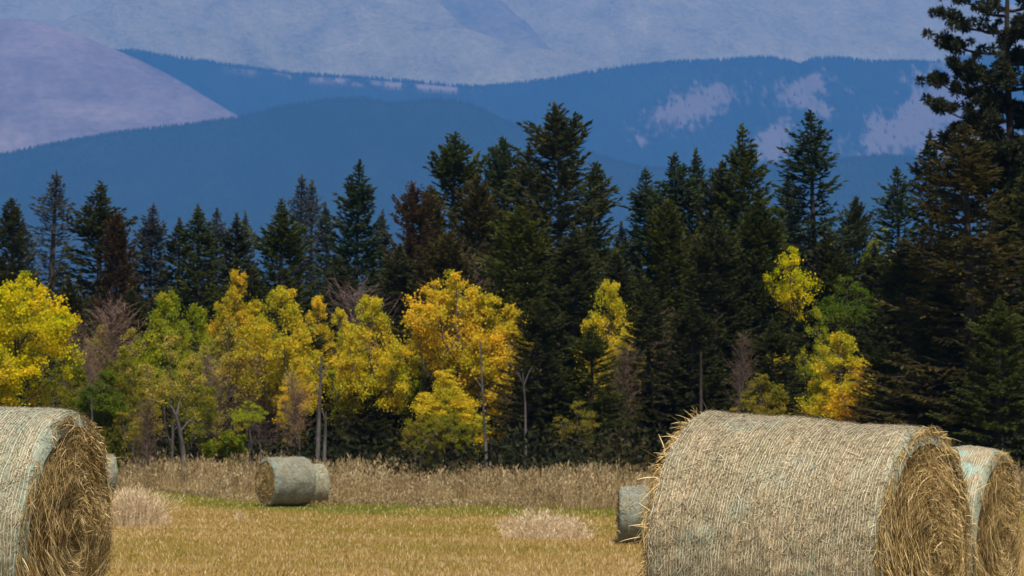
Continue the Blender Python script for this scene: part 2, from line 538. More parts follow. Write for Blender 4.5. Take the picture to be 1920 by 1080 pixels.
FOREST = [(.3, (.010, .018, .016)), (.55, (.016, .026, .020)), (.75, (.030, .038, .026))]
M['forest_slope'] = mat_mountain('forest_slope', FOREST, .004, bump_d=8)
M['forest_slope_clear'] = mat_mountain('forest_slope_clear', FOREST, .004, bump_d=8, clear=(.31, .225, .20))
M['bare_slope'] = mat_mountain('bare_slope', [(.28, (.15, .105, .10)), (.5, (.27, .19, .175)), (.72, (.38, .27, .235))], .004, (1, 1, 2.2), bump_d=12)
M['pale_rock'] = mat_mountain('pale_rock', [(.30, (.27, .23, .15)), (.45, (.385, .33, .215)), (.58, (.44, .375, .245)), (.72, (.55, .47, .30))], .0065, (1, .5, 1.5), bump_d=40)
M['shaded_rock'] = mat_mountain('shaded_rock', [(.3, (.15, .145, .13)), (.55, (.29, .25, .20)), (.75, (.46, .40, .29))], .004, (1, 1, 1.6), bump_d=30)  # darker copy of the pale rock; shade of a face turned from sun painted in


def clearing(px, py):
    n = fbm(px * .03, py * .03, 61, 4, .6); m2 = fbm(px * .012, py * .018, 71, 3)
    v = np.full(px.shape, -1.0)
    for cx, cy, rx, ry, ang in ((1295, 205, 108, 40, -.42), (1500, 168, 62, 32, -.1), (1452, 268, 32, 46, .5), (1705, 240, 130, 58, -.55),
                                (1790, 180, 90, 75, -.6), (1540, 205, 26, 16, .3), (1810, 270, 150, 45, 0)):
        ca, sa = math.cos(ang), math.sin(ang)
        ux = (px - cx) * ca + (py - cy) * sa; uy = -(px - cx) * sa + (py - cy) * ca
        v = np.maximum(v, 1 - np.sqrt((ux / rx) ** 2 + (uy / ry) ** 2))
    a = smooth(-.06, .50, v + (n - .5) * 1.25 + (fbm(px * .11 + py * .03, py * .09 - px * .04, 81, 3, .6) - .5) * 1.6) * .62
    # thin reddish strip along the crest on the left half
    st = np.exp(-((py - np.interp(px, [440, 620, 760, 900], [132, 150, 160, 170])) / 7.0) ** 2) * smooth(380, 560, px) * (1 - smooth(840, 930, px))
    return np.clip(np.maximum(a, st * smooth(.42, .6, n)), 0, 1)


ridge('front_ridge', [(-900, 330), (-300, 315), (0, 293), (120, 268), (250, 246), (350, 236), (450, 222), (520, 205), (600, 190), (680, 186), (730, 196), (800, 189), (860, 191), (900, 205), (960, 235), (1050, 270), (1110, 290), (1200, 316), (1310, 322), (1430, 316), (1580, 302), (1660, 294), (1760, 300), (1920, 312), (2300, 300), (2840, 330)],
      13200, 'forest_slope', 'nearest dark blue forested ridge behind the spruces', forest=30000, tree_h=19, step=6, seed=2, crest_noise=1.6)
ridge('bare_hill', [(-900, 260), (-500, 140), (-200, 62), (-60, 38), (0, 34), (60, 37), (100, 48), (150, 64), (200, 86), (250, 107), (300, 131), (350, 159), (400, 189), (445, 216), (520, 262), (620, 320), (760, 420), (2840, 640)],
      17400, 'bare_slope', 'rounded pinkish bare hill at the upper left', step=8, seed=4, crest_noise=1.0, gully=.2, rows=80)
ridge('middle_ridge', [(-900, 130), (0, 98), (240, 97), (300, 105), (420, 122), (550, 140), (650, 145), (750, 153), (880, 165), (960, 160), (1050, 148), (1150, 130), (1250, 120), (1380, 112), (1440, 110), (1478, 117), (1500, 125), (1520, 113), (1570, 109), (1640, 118), (1750, 117), (1800, 110), (1920, 96), (2300, 130), (2840, 120)],
      18500, 'forest_slope_clear', 'middle blue forested ridge with pale pinkish clearings', forest=30000, tree_h=26, step=4, rows=130, seed=6, clear=clearing, crest_noise=1.6)
ridge('rocky_mountain', [(-900, 90), (-200, 75), (40, 62), (100, 45), (200, 2), (300, -40), (500, -70), (700, -60), (790, -28), (830, 12), (860, 38), (900, 64), (945, 82), (1060, 100), (1300, 170), (2840, 300)],
      20500, 'pale_rock', 'broad pale rocky mountainside at the top left', step=8, seed=8, crest_noise=9, gully=.42, rows=110)
ridge('rock_shoulder', [(-900, 300), (300, 200), (600, 60), (740, -50), (840, -40), (900, -18), (940, 0), (965, 26), (990, 40), (1005, 66), (1030, 92), (1060, 130), (1200, 210), (2840, 330)],
      21000, 'shaded_rock', 'darker blue rock shoulder at the top centre', step=8, seed=13, crest_noise=12, gully=.35, rows=90)
ridge('far_mountain', [(-900, 20), (-200, -20), (60, -30), (200, -10), (420, -60), (700, -110), (900, -60), (1000, -40), (1200, -75), (1500, -70), (1700, -22), (1765, -6), (1800, 7), (1840, 14), (1880, 12), (1930, 2), (2100, -30), (2840, 0)],
      22200, 'pale_rock', 'farthest pale mountain wall filling the top of the view', step=8, seed=23, crest_noise=2.5, gully=.36, rows=110, wf=1.3)


# ------------------------------------------------------------------ conifers
def spruce_mesh(seed, H=17., R=2.4, base=.04, irr=.35, dens=1.0, up=.75, low=-.25, narrow=.55, clump=.0, kw=.10, leaders=1, dead_low=0.0):
    rs = np.random.default_rng(seed)
    tr, cr = MB(), MB()
    zz = np.linspace(0, H, 14)
    bend = np.stack([(fbm(zz * .12, zz * 0 + seed, 3, 2) - .5) * .5, (fbm(zz * .12, zz * 0 + seed + 9, 5, 2) - .5) * .5, zz], 1)
    bend[:, :2] *= (zz / H)[:, None]
    tr.tube(bend, np.linspace(.21, .02, 14) * (H / 17), 8)
    leads = [(bend, 0., H, 1.0)]
    if leaders > 1:
        off = np.array([-.85, .2, 0]) if seed % 2 else np.array([.8, -.2, 0])
        z2 = np.linspace(H * .70, H * .955, 7)
        b2 = np.stack([np.interp(z2, zz, bend[:, 0]) + off[0] * smooth(0, .5, np.linspace(0, 1, 7)), np.interp(z2, zz, bend[:, 1]) + off[1] * smooth(0, .5, np.linspace(0, 1, 7)), z2], 1)
        tr.tube(b2, np.linspace(.07, .015, 7), 5)
        leads.append((b2, H * .80, H * .955, .42))
    for path, z0, ztop, rm in leads:
        z = max(base * H, z0) if rm == 1 else z0
        zb = z
        while z < ztop - .05:
            t = (z - zb) / (ztop - zb)
            lump = 1 + clump * (vnoise(z * .9, seed * 1.3, 4) - .5) * 2
            prof = (R * rm * (1 - t) ** narrow * (.62 + .38 * smooth(0, .16, t)) * lump + .07) * (1 - .45 * smooth(.86, 1., t))
            nb = rs.integers(4, 8)
            a0 = rs.uniform(0, 6.28)
            gapdir = vnoise(z * .5, seed * 3.1, 8) * 6.28
            for b in range(nb):
                az = a0 + b * 6.28 / nb + rs.normal(0, .25)
                g = math.cos(az - gapdir)
                L = prof * rs.uniform(1 - irr, 1 + irr * .55) * (1 - irr * .45 * max(g, 0))
                if rs.random() < .035 * (irr / .35) and t < .85: L *= rs.uniform(1.25, 1.6)
                if L < .12: continue
                el = low + (up - low) * t ** 1.2 + rs.normal(0, .13)
                d = np.array([math.cos(az) * math.cos(el), math.sin(az) * math.cos(el), math.sin(el)])
                side = np.array([-math.sin(az), math.cos(az), 0])
                cx = np.interp(z, path[:, 2], path[:, 0]); cy = np.interp(z, path[:, 2], path[:, 1])
                p0 = np.array([cx, cy, z])
                cu = rs.uniform(.10, .34)
                f = lambda s: p0 + d * (L * s)[:, None] + np.array([0, 0, 1.]) * (L * (cu * s ** 2.2 - .08 * np.sin(np.pi * s)))[:, None]
                sp = np.linspace(0, 1, 4)
                tr.ribbons(f(sp)[None], np.array([0, 0, 1.]), np.array([.05, .04, .028, .012])[None] * (.6 + L * .35), .4)
                bare = rs.random() < dead_low * (1 - smooth(.15, .5, t))
                if bare: continue
                ns = max(6, int(L / .043 * dens))
                s = rs.uniform(.12, 1.0, ns) ** .8
                P = f(s)
                sg = np.where(rs.random(ns) < .5, -1, 1)
                fan = rs.uniform(.25, 1.15, ns) * sg
                fan[s > .93] *= .3
                D = d[None] * np.cos(fan)[:, None] + side[None] * np.sin(fan)[:, None] + np.array([0, 0, 1.])[None] * rs.normal(.08, .40, ns)[:, None]
                D = unit(D)
                ln = (.16 + .36 * (1 - s) * min(1, L / 1.6) + rs.uniform(0, .14, ns)) * (.35 + .65 * min(1, L / .9))
                rv = unit(rs.normal(0, 1, (ns, 3))); S = unit(np.cross(D, rv))
                S2 = unit(np.cross(D, S))
                tone = np.clip(rs.normal(.42, .18, ns) + .25 * (s - .6), 0, 1)
                cr.kites(P, D, S, ln, kw * rs.uniform(.7, 1.25, ns), tone)
                cr.kites(P, D, S2, ln * .9, kw * rs.uniform(.6, 1.0, ns), np.clip(tone - .05, 0, 1))
            z += rs.uniform(.22, .40) * (1.0 if t < .8 else .55)
        nl = 26                                  # the leading shoot
        q = rs.uniform(-.55, .05, nl)
        tp = path[-1] + np.array([0, 0, 1.]) * q[:, None]
        a = rs.uniform(0, 6.28, nl); ti = rs.uniform(.15, .8, nl)
        D = np.stack([np.cos(a) * ti, np.sin(a) * ti, np.ones(nl)], 1); D = unit(D)
        cr.kites(tp, D, unit(np.cross(D, rs.normal(0, 1, (nl, 3)))), rs.uniform(.14, .30, nl), kw * .8, np.clip(rs.normal(.45, .15, nl), 0, 1))
    return tr.mesh('spruce_trunk', M['bark_dark']), cr.mesh('spruce_crown', M['needle'])


SPR = {
    'dense':    spruce_mesh(101, R=2.3, irr=.30, narrow=.62, clump=.15),
    'narrow':   spruce_mesh(102, R=1.7, irr=.32, narrow=.60, clump=.2),
    'ragged':   spruce_mesh(103, R=2.5, irr=.55, narrow=.48, clump=.40, up=.85, dens=.9),
    'sparse':   spruce_mesh(104, R=2.1, irr=.40, narrow=.66, dens=.42, clump=.2, low=-.1, kw=.085),
    'wide':     spruce_mesh(105, R=3.1, irr=.35, narrow=.66, low=-.32, base=.01, clump=.15),
    'double':   spruce_mesh(107, R=2.4, irr=.42, narrow=.55, leaders=2, clump=.25),
    'full':     spruce_mesh(108, R=2.7, irr=.42, narrow=.42, clump=.32, up=.9),
    'lanky':    spruce_mesh(109, R=2.6, irr=.60, narrow=.58, clump=.45, dens=.8, up=.55, dead_low=.12),
    'columnar': spruce_mesh(110, R=1.7, irr=.40, narrow=.40, clump=.35, up=.9),
}
SPR_R = dict(dense=2.3 * .44, narrow=1.7 * .46, ragged=2.5 * .54, sparse=2.1 * .44, wide=3.1 * .60, double=2.4 * .50, full=2.7 * .58, lanky=2.6 * .48, columnar=1.7 * .60)

NEEDLE = {'green': (.074, .090, .019), 'dark': (.060, .066, .022), 'blue': (.070, .088, .074), 'grey': (.104, .114, .112), 'brown': (.084, .072, .022),  # blue and grey carry the haze of farther spruces in the needle colour
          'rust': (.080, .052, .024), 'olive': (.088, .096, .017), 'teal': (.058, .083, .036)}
TREE_COUNT = 0


def plant(kind, meshes, px, ytop, Y, H0, sxy, color, label, cat, group, names=('trunk', 'crown'), rz=None):
    global TREE_COUNT
    TREE_COUNT += 1
    x = X_at(px, Y); z0 = float(ground_z(x, Y)) - .05
    H = Z_at(ytop, Y) - z0
    s = H / H0
    e = empty(kind, (x, Y, z0), random.uniform(0, 6.28) if rz is None else rz)
    e.scale = (s * sxy, s * sxy, s)
    tag(e, label, cat, group)
    for nme, me in zip(names, meshes):
        o = obj(nme, me, e); o.color = (*color, 1)
    return e


G_SPR = 'spruces of the forest edge'
SPRUCES = [
    # px, ytop, Y, style, half width px, colour, label
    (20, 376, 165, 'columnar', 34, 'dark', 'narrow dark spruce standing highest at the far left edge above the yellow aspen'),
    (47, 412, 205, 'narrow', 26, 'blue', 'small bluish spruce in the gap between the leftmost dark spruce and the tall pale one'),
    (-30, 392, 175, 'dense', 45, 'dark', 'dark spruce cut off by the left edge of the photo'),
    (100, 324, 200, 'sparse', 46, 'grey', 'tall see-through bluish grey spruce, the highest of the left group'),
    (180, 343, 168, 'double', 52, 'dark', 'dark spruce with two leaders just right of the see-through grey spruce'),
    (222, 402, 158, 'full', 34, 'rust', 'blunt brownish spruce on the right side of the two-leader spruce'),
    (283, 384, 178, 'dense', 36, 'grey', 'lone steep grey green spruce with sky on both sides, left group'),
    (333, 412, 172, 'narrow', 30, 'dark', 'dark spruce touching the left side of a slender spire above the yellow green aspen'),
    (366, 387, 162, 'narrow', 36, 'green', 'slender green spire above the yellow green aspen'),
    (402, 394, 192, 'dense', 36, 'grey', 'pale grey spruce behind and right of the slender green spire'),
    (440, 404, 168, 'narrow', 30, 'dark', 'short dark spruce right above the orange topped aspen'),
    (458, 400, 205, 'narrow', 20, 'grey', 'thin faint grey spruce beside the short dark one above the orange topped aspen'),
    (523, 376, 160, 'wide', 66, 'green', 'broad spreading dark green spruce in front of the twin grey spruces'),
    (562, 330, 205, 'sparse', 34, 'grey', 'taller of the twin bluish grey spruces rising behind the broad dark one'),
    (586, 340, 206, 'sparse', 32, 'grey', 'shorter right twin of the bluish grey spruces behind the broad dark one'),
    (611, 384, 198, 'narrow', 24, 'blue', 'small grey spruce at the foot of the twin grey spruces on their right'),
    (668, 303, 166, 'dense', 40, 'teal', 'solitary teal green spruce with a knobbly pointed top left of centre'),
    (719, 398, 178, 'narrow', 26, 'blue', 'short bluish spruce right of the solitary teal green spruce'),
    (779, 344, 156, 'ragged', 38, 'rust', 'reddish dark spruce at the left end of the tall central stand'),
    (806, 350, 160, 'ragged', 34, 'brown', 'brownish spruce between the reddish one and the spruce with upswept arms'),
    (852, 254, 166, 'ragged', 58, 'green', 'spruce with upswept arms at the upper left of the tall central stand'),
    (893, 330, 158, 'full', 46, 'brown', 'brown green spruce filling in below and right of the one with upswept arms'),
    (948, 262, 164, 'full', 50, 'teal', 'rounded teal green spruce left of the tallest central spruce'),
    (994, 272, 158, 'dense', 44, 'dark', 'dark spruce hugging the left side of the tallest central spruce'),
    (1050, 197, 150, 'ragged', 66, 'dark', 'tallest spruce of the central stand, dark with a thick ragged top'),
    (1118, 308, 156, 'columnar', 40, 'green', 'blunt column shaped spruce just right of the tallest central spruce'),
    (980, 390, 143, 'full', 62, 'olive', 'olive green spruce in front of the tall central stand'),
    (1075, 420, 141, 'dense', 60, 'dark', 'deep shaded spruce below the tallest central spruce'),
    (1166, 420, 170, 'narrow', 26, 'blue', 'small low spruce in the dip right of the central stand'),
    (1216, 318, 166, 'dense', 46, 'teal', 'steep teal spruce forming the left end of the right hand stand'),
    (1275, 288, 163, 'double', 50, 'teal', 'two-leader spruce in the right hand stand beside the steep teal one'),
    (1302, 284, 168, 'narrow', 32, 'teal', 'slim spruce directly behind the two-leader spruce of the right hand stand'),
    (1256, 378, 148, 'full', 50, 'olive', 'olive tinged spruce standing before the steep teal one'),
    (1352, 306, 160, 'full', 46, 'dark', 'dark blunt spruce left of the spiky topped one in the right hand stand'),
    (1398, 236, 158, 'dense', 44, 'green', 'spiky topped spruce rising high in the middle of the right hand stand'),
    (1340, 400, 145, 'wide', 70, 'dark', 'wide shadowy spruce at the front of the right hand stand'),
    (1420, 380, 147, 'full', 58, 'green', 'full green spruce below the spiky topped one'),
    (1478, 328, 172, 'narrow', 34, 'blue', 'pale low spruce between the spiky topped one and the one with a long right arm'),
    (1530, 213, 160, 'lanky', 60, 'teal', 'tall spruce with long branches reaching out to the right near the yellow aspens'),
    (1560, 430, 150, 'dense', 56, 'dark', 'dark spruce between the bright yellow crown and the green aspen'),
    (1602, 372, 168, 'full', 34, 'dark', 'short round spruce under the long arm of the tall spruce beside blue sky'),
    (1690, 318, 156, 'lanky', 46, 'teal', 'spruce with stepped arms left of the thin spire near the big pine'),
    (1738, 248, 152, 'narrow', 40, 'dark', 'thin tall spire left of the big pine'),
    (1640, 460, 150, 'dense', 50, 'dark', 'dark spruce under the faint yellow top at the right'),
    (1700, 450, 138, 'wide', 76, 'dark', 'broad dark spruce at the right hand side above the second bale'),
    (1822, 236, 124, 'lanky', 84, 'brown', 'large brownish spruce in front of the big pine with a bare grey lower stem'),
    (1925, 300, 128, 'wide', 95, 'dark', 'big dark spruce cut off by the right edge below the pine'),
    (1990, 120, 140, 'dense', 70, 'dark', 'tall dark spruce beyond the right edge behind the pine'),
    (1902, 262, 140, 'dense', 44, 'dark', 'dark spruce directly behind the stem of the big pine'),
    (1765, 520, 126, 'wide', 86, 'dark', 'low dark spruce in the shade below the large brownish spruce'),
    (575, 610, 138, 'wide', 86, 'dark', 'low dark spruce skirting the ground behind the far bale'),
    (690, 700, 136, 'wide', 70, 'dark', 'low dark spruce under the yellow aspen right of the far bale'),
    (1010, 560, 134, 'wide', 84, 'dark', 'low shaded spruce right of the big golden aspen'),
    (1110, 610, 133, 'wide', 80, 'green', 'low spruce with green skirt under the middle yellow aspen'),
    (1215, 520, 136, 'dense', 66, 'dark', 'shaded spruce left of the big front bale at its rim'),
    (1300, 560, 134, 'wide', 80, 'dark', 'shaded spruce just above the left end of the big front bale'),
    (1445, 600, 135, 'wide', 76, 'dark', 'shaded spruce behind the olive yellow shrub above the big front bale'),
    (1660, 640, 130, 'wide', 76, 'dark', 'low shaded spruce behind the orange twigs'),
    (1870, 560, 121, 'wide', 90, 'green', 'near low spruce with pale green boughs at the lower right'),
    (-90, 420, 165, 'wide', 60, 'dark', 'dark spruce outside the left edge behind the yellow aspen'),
    (130, 520, 150, 'dense', 60, 'dark', 'shaded dark spruce behind the yellow aspen at left'),
    (250, 540, 150, 'dense', 52, 'dark', 'shaded dark spruce behind the pinkish leafless tree'),
    (480, 500, 152, 'dense', 46, 'dark', 'shaded dark spruce between the two central yellow crowns at left'),
    (640, 480, 154, 'dense', 50, 'dark', 'shaded dark spruce at the back of the mauve leafless tree'),
    (745, 460, 150, 'dense', 48, 'dark', 'shaded dark spruce under the short bluish spruce'),
    (840, 440, 146, 'full', 54, 'brown', 'brownish spruce rising behind the big golden aspen'),
    (1160, 470, 144, 'dense', 44, 'dark', 'shaded spruce directly behind the middle yellow aspen'),
]
for (px, yt, Y, st, hw, colr, lab) in SPRUCES:
    H = Z_at(yt, Y)
    want = hw / F * Y
    sxy = min(want / (SPR_R[st] * H / 17.) * 1.28, 2.1)
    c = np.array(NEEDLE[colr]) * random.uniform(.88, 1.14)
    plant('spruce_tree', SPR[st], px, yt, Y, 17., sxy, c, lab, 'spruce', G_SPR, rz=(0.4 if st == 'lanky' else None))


# the big open pine at the right edge
def pine():
    rs = np.random.default_rng(77)
    Y = 132.; px0 = 1889.
    x0 = X_at(px0, Y); z0 = float(ground_z(x0, Y)) - .05
    tr, cr = MB(), MB()
    u = F / Y                                   # photo px per metre there
    Ht = Z_at(-75, Y) - z0
    zz = np.linspace(0, Ht, 18)
    path = np.stack([(fbm(zz * .1, zz * 0, 91, 2) - .5) * .7, (fbm(zz * .1, zz * 0 + 4, 93, 2) - .5) * .6, zz], 1)
    path[:, 0] -= np.interp(Z_at(150, Y) - z0, zz, path[:, 0])
    tr.tube(path, np.linspace(.36, .07, 18), 9)

    def tuft_at(c, r, n):
        d = unit(rs.normal(0, 1, (n, 3)) * np.array([1, 1, .8]) + np.array([0, 0, .18]))
        S = unit(np.cross(d, unit(rs.normal(0, 1, (n, 3)))))
        cr.kites(c + d * r * .12, d, S, r * rs.uniform(.65, 1.15, n), .055 * rs.uniform(.8, 1.5, n), np.clip(rs.normal(.42, .2, n), 0, 1), mid=.6)

    def limb(zpx, dxpx, rise, depth, ntuft, r0=.09, sag=.12):
        zs = Z_at(zpx, Y) - z0
        p0 = np.array([np.interp(zs, zz, path[:, 0]), np.interp(zs, zz, path[:, 1]), zs])
        L = dxpx / u
        s = np.linspace(0, 1, 8)
        pts = p0 + np.stack([L * s, depth * s, (rise / u) * s ** 1.5 - sag * abs(L) * np.sin(np.pi * s) * .5], 1)
        pts += (rs.normal(0, .05, pts.shape)) * s[:, None]
        tr.tube(pts, np.linspace(r0, .02, 8), 5)
        for k in range(int(ntuft * 1.2)):
            q = rs.uniform(.12, 1.02) ** .75 if k > 2 else 1.0 - .06 * k
            b = np.array([np.interp(q, s, pts[:, i]) for i in range(3)])
            off = rs.normal(0, 1, 3) * np.array([.24, .36, .10]) + np.array([np.sign(L) * .10, 0, rs.uniform(.0, .36)])
            c = b + off * (.55 + .5 * q)
            tr.tube(np.stack([b, (b + c) / 2 + rs.normal(0, .03, 3), c]), [.022, .016, .01], 4)
            for e in range(rs.integers(1, 3)):
                tuft_at(c + rs.normal(0, .13, 3), rs.uniform(.22, .35), 80)
    # limbs read off the silhouette: (height px, reach px, tip rise px, depth m, tufts)
    for a in [(60, -118, 34, .2, 13), (30, -95, 30, -1.2, 11), (98, -124, 20, -.3, 14), (138, -80, 6, 1.2, 9), (178, -142, 26, .3, 17), (160, -100, 40, -1., 10), (226, -134, 22, -.3, 16),
              (250, -90, 10, 1.0, 9), (290, -122, 36, .2, 14), (318, -96, 20, -1.0, 10), (350, -80, 12, .4, 9), (400, -100, 10, 0, 10),
              (-10, -70, 24, .4, 10), (-30, -50, 24, -.3, 8), (-52, -26, 16, 0, 6),
              (20, 70, 26, .5, 10), (70, 92, 30, -.4, 12), (120, 110, 34, .3, 13), (165, 96, 14, -.6, 10), (215, 120, 26, .4, 13), (265, 110, 20, -.2, 12), (310, 122, 20, .5, 12), (-15, 56, 24, .3, 8), (-45, 30, 20, -.3, 6), (370, 110, 10, 0, 10)]:
        limb(*a)
    for zp, dx in ((262, -60), (286, 66), (305, -70), (322, 58), (340, -86), (352, 84), (368, -64), (380, 72), (240, 50), (205, -48)):
        limb(zp, dx, rs.uniform(6, 26), rs.uniform(-.9, -.2), 13, r0=.06)
    for k in range(24):                          # limbs towards and away from the viewer
        limb(rs.uniform(-30, 380), rs.uniform(-55, 55), rs.uniform(5, 30), rs.choice([-1, 1]) * rs.uniform(1.2, 2.6), 8)
    e = empty('pine_tree', (x0, Y, z0)); tag(e, 'tall open pine with tufted limbs towering at the right edge', 'pine')
    obj('trunk', tr.mesh('pine_trunk', M['bark_pine']), e)
    o = obj('crown', cr.mesh('pine_crown', M['needle']), e); o.color = (.034, .040, .020, 1)


pine()


# ------------------------------------------------------------------ aspens
def aspen_mesh(seed, H=10., R=2.2, base=.3, nclump=75, leaves=95, leaf=.13, gaps=.3, bark='bark_pale', multi=1, squash=1.0, lowfill=0., nlead=5):
    rs = np.random.default_rng(seed)
    tr, cr = MB(), MB()
    stems = []
    for k in range(multi):
        zz = np.linspace(0, H * (.93 if k == 0 else rs.uniform(.65, .85)), 10)
        lx, ly = (rs.normal(0, .25, 2) if k == 0 else rs.normal(0, R * .4, 2))
        p = np.stack([lx * (zz / H) ** 1.2 + (fbm(zz * .25, zz * 0 + k, seed, 2) - .5) * .6, ly * (zz / H) ** 1.2 + (fbm(zz * .25, zz * 0 + k + 3, seed + 2, 2) - .5) * .6, zz], 1)
        p[0, :2] = rs.normal(0, .2, 2) * (k > 0)
        tr.tube(p, np.linspace(.105, .015, 10) * (1 if k == 0 else .75), 7)
        stems.append(p)
    # leaders: the main top and limbs that leave the stem and turn upwards, each with its own pointed head
    leads = [(stems[0][-1] * np.array([1, 1, 0]) + np.array([0, 0, H * (base + (1 - base) * .42)]), stems[0][-1] + np.array([0, 0, H * .04]), R * .60)]
    az0 = rs.uniform(0, 6.28)
    for k in range(nlead):
        p = stems[rs.integers(0, len(stems))]
        az = az0 + k * 2.4 + rs.normal(0, .3); rr = R * rs.uniform(.45, .95)
        zt = H * rs.uniform(base + (1 - base) * .42, base + (1 - base) * (.97 if k % 2 else .80)); zb = max(H * base * .9, zt - H * rs.uniform(.22, .45) * (1 - base) / .8)
        b = np.array([np.interp(zb, p[:, 2], p[:, 0]), np.interp(zb, p[:, 2], p[:, 1]), zb])
        t = b * np.array([1, 1, 0]) + np.array([math.cos(az) * rr, math.sin(az) * rr, zt])
        m = b * .45 + t * .55 + np.array([math.cos(az), math.sin(az), 0]) * rr * .22 - np.array([0, 0, .06 * H])
        tr.tube(np.stack([b, m, t]), [.05, .035, .012], 5)
        leads.append((m * .7 + b * .3, t, R * rs.uniform(.36, .56)))
    wts = np.array([2.2] + [1.0 * (l[2] / (R * .4)) for l in leads[1:]]); wts /= wts.sum()
    for c in range(nclump):
        a, b, rad = leads[rs.choice(len(leads), p=wts)]
        t = rs.random() ** .85
        ctr0 = a + (b - a) * t
        prof = rad * (1.0 - .80 * t ** 2.2) * (.7 + .3 * smooth(0, .25, t)) + .08
        az = rs.uniform(0, 6.28)
        if vnoise(az * 1.4 + 7 + ctr0[0], ctr0[2] * .7, seed + 3) < gaps * (1 - .7 * smooth(.55, .85, t)): continue
        r = prof * rs.uniform(.2, 1.12) ** .6
        ctr = ctr0 + np.array([math.cos(az) * r, math.sin(az) * r, rs.normal(0, .12)])
        b0 = ctr0 - np.array([0, 0, .35 * r + .12])
        tr.tube(np.stack([b0, (b0 + ctr) / 2 - np.array([0, 0, .05]), ctr]), [.020, .013, .006], 3)
        cr_r = rs.uniform(.22, .50) * (.75 + .1 * R) * (1 - .5 * smooth(.5, 1, t))
        n = int(leaves * 1.15 * rs.uniform(.6, 1.3))
        q = rs.normal(0, .60, (n, 3)) * cr_r * np.array([1, 1, .75 * squash])
        P = ctr + q
        D = unit(rs.normal(0, 1, (n, 3)) + np.array([0, 0, -.25])); S = unit(np.cross(D, unit(rs.normal(0, 1, (n, 3)))))
        tone = np.clip(rs.normal(rs.normal(.5, .13), .15, n), 0, 1)
        sz = leaf * rs.uniform(.5, 1.12, n)
        cr.kites(P, D, S, sz, sz * .85, tone, mid=.5)
    return tr.mesh('aspen_trunk', M[bark]), cr.mesh('aspen_crown', M['aspen_leaf'])


ASP = {
    'round': aspen_mesh(201, R=2.6, base=.18, nclump=230, leaves=130, gaps=.31, nlead=8),
    'tall':  aspen_mesh(202, R=1.9, base=.18, nclump=190, leaves=125, gaps=.31, nlead=6),
    'loose': aspen_mesh(203, R=2.2, base=.20, nclump=170, leaves=85, gaps=.30, nlead=7),
    'thin':  aspen_mesh(204, R=1.8, base=.22, nclump=140, leaves=48, leaf=.12, gaps=.32, bark='bark_grey', nlead=6),
    'multi': aspen_mesh(205, R=3.2, base=.05, nclump=430, leaves=125, gaps=.33, multi=3, lowfill=1, nlead=15),
    'top':   aspen_mesh(216, R=2.0, base=.68, nclump=110, leaves=70, leaf=.12, gaps=.50, nlead=7, bark='bark_dark'),
}
ASP_R = dict(round=2.6, tall=1.9, loose=2.2, thin=1.8, multi=3.1, top=1.6)
LEAF = {'yellow': (.68, .505, .035), 'bright': (.72, .57, .015), 'gold': (.68, .455, .035), 'lime': (.38, .37, .025), 'green': (.13, .17, .018), 'olive': (.25, .23, .022),
        'tan': (.48, .36, .07), 'orange': (.50, .24, .03), 'dull': (.32, .25, .035)}
G_ASP = 'autumn aspens along the forest edge'
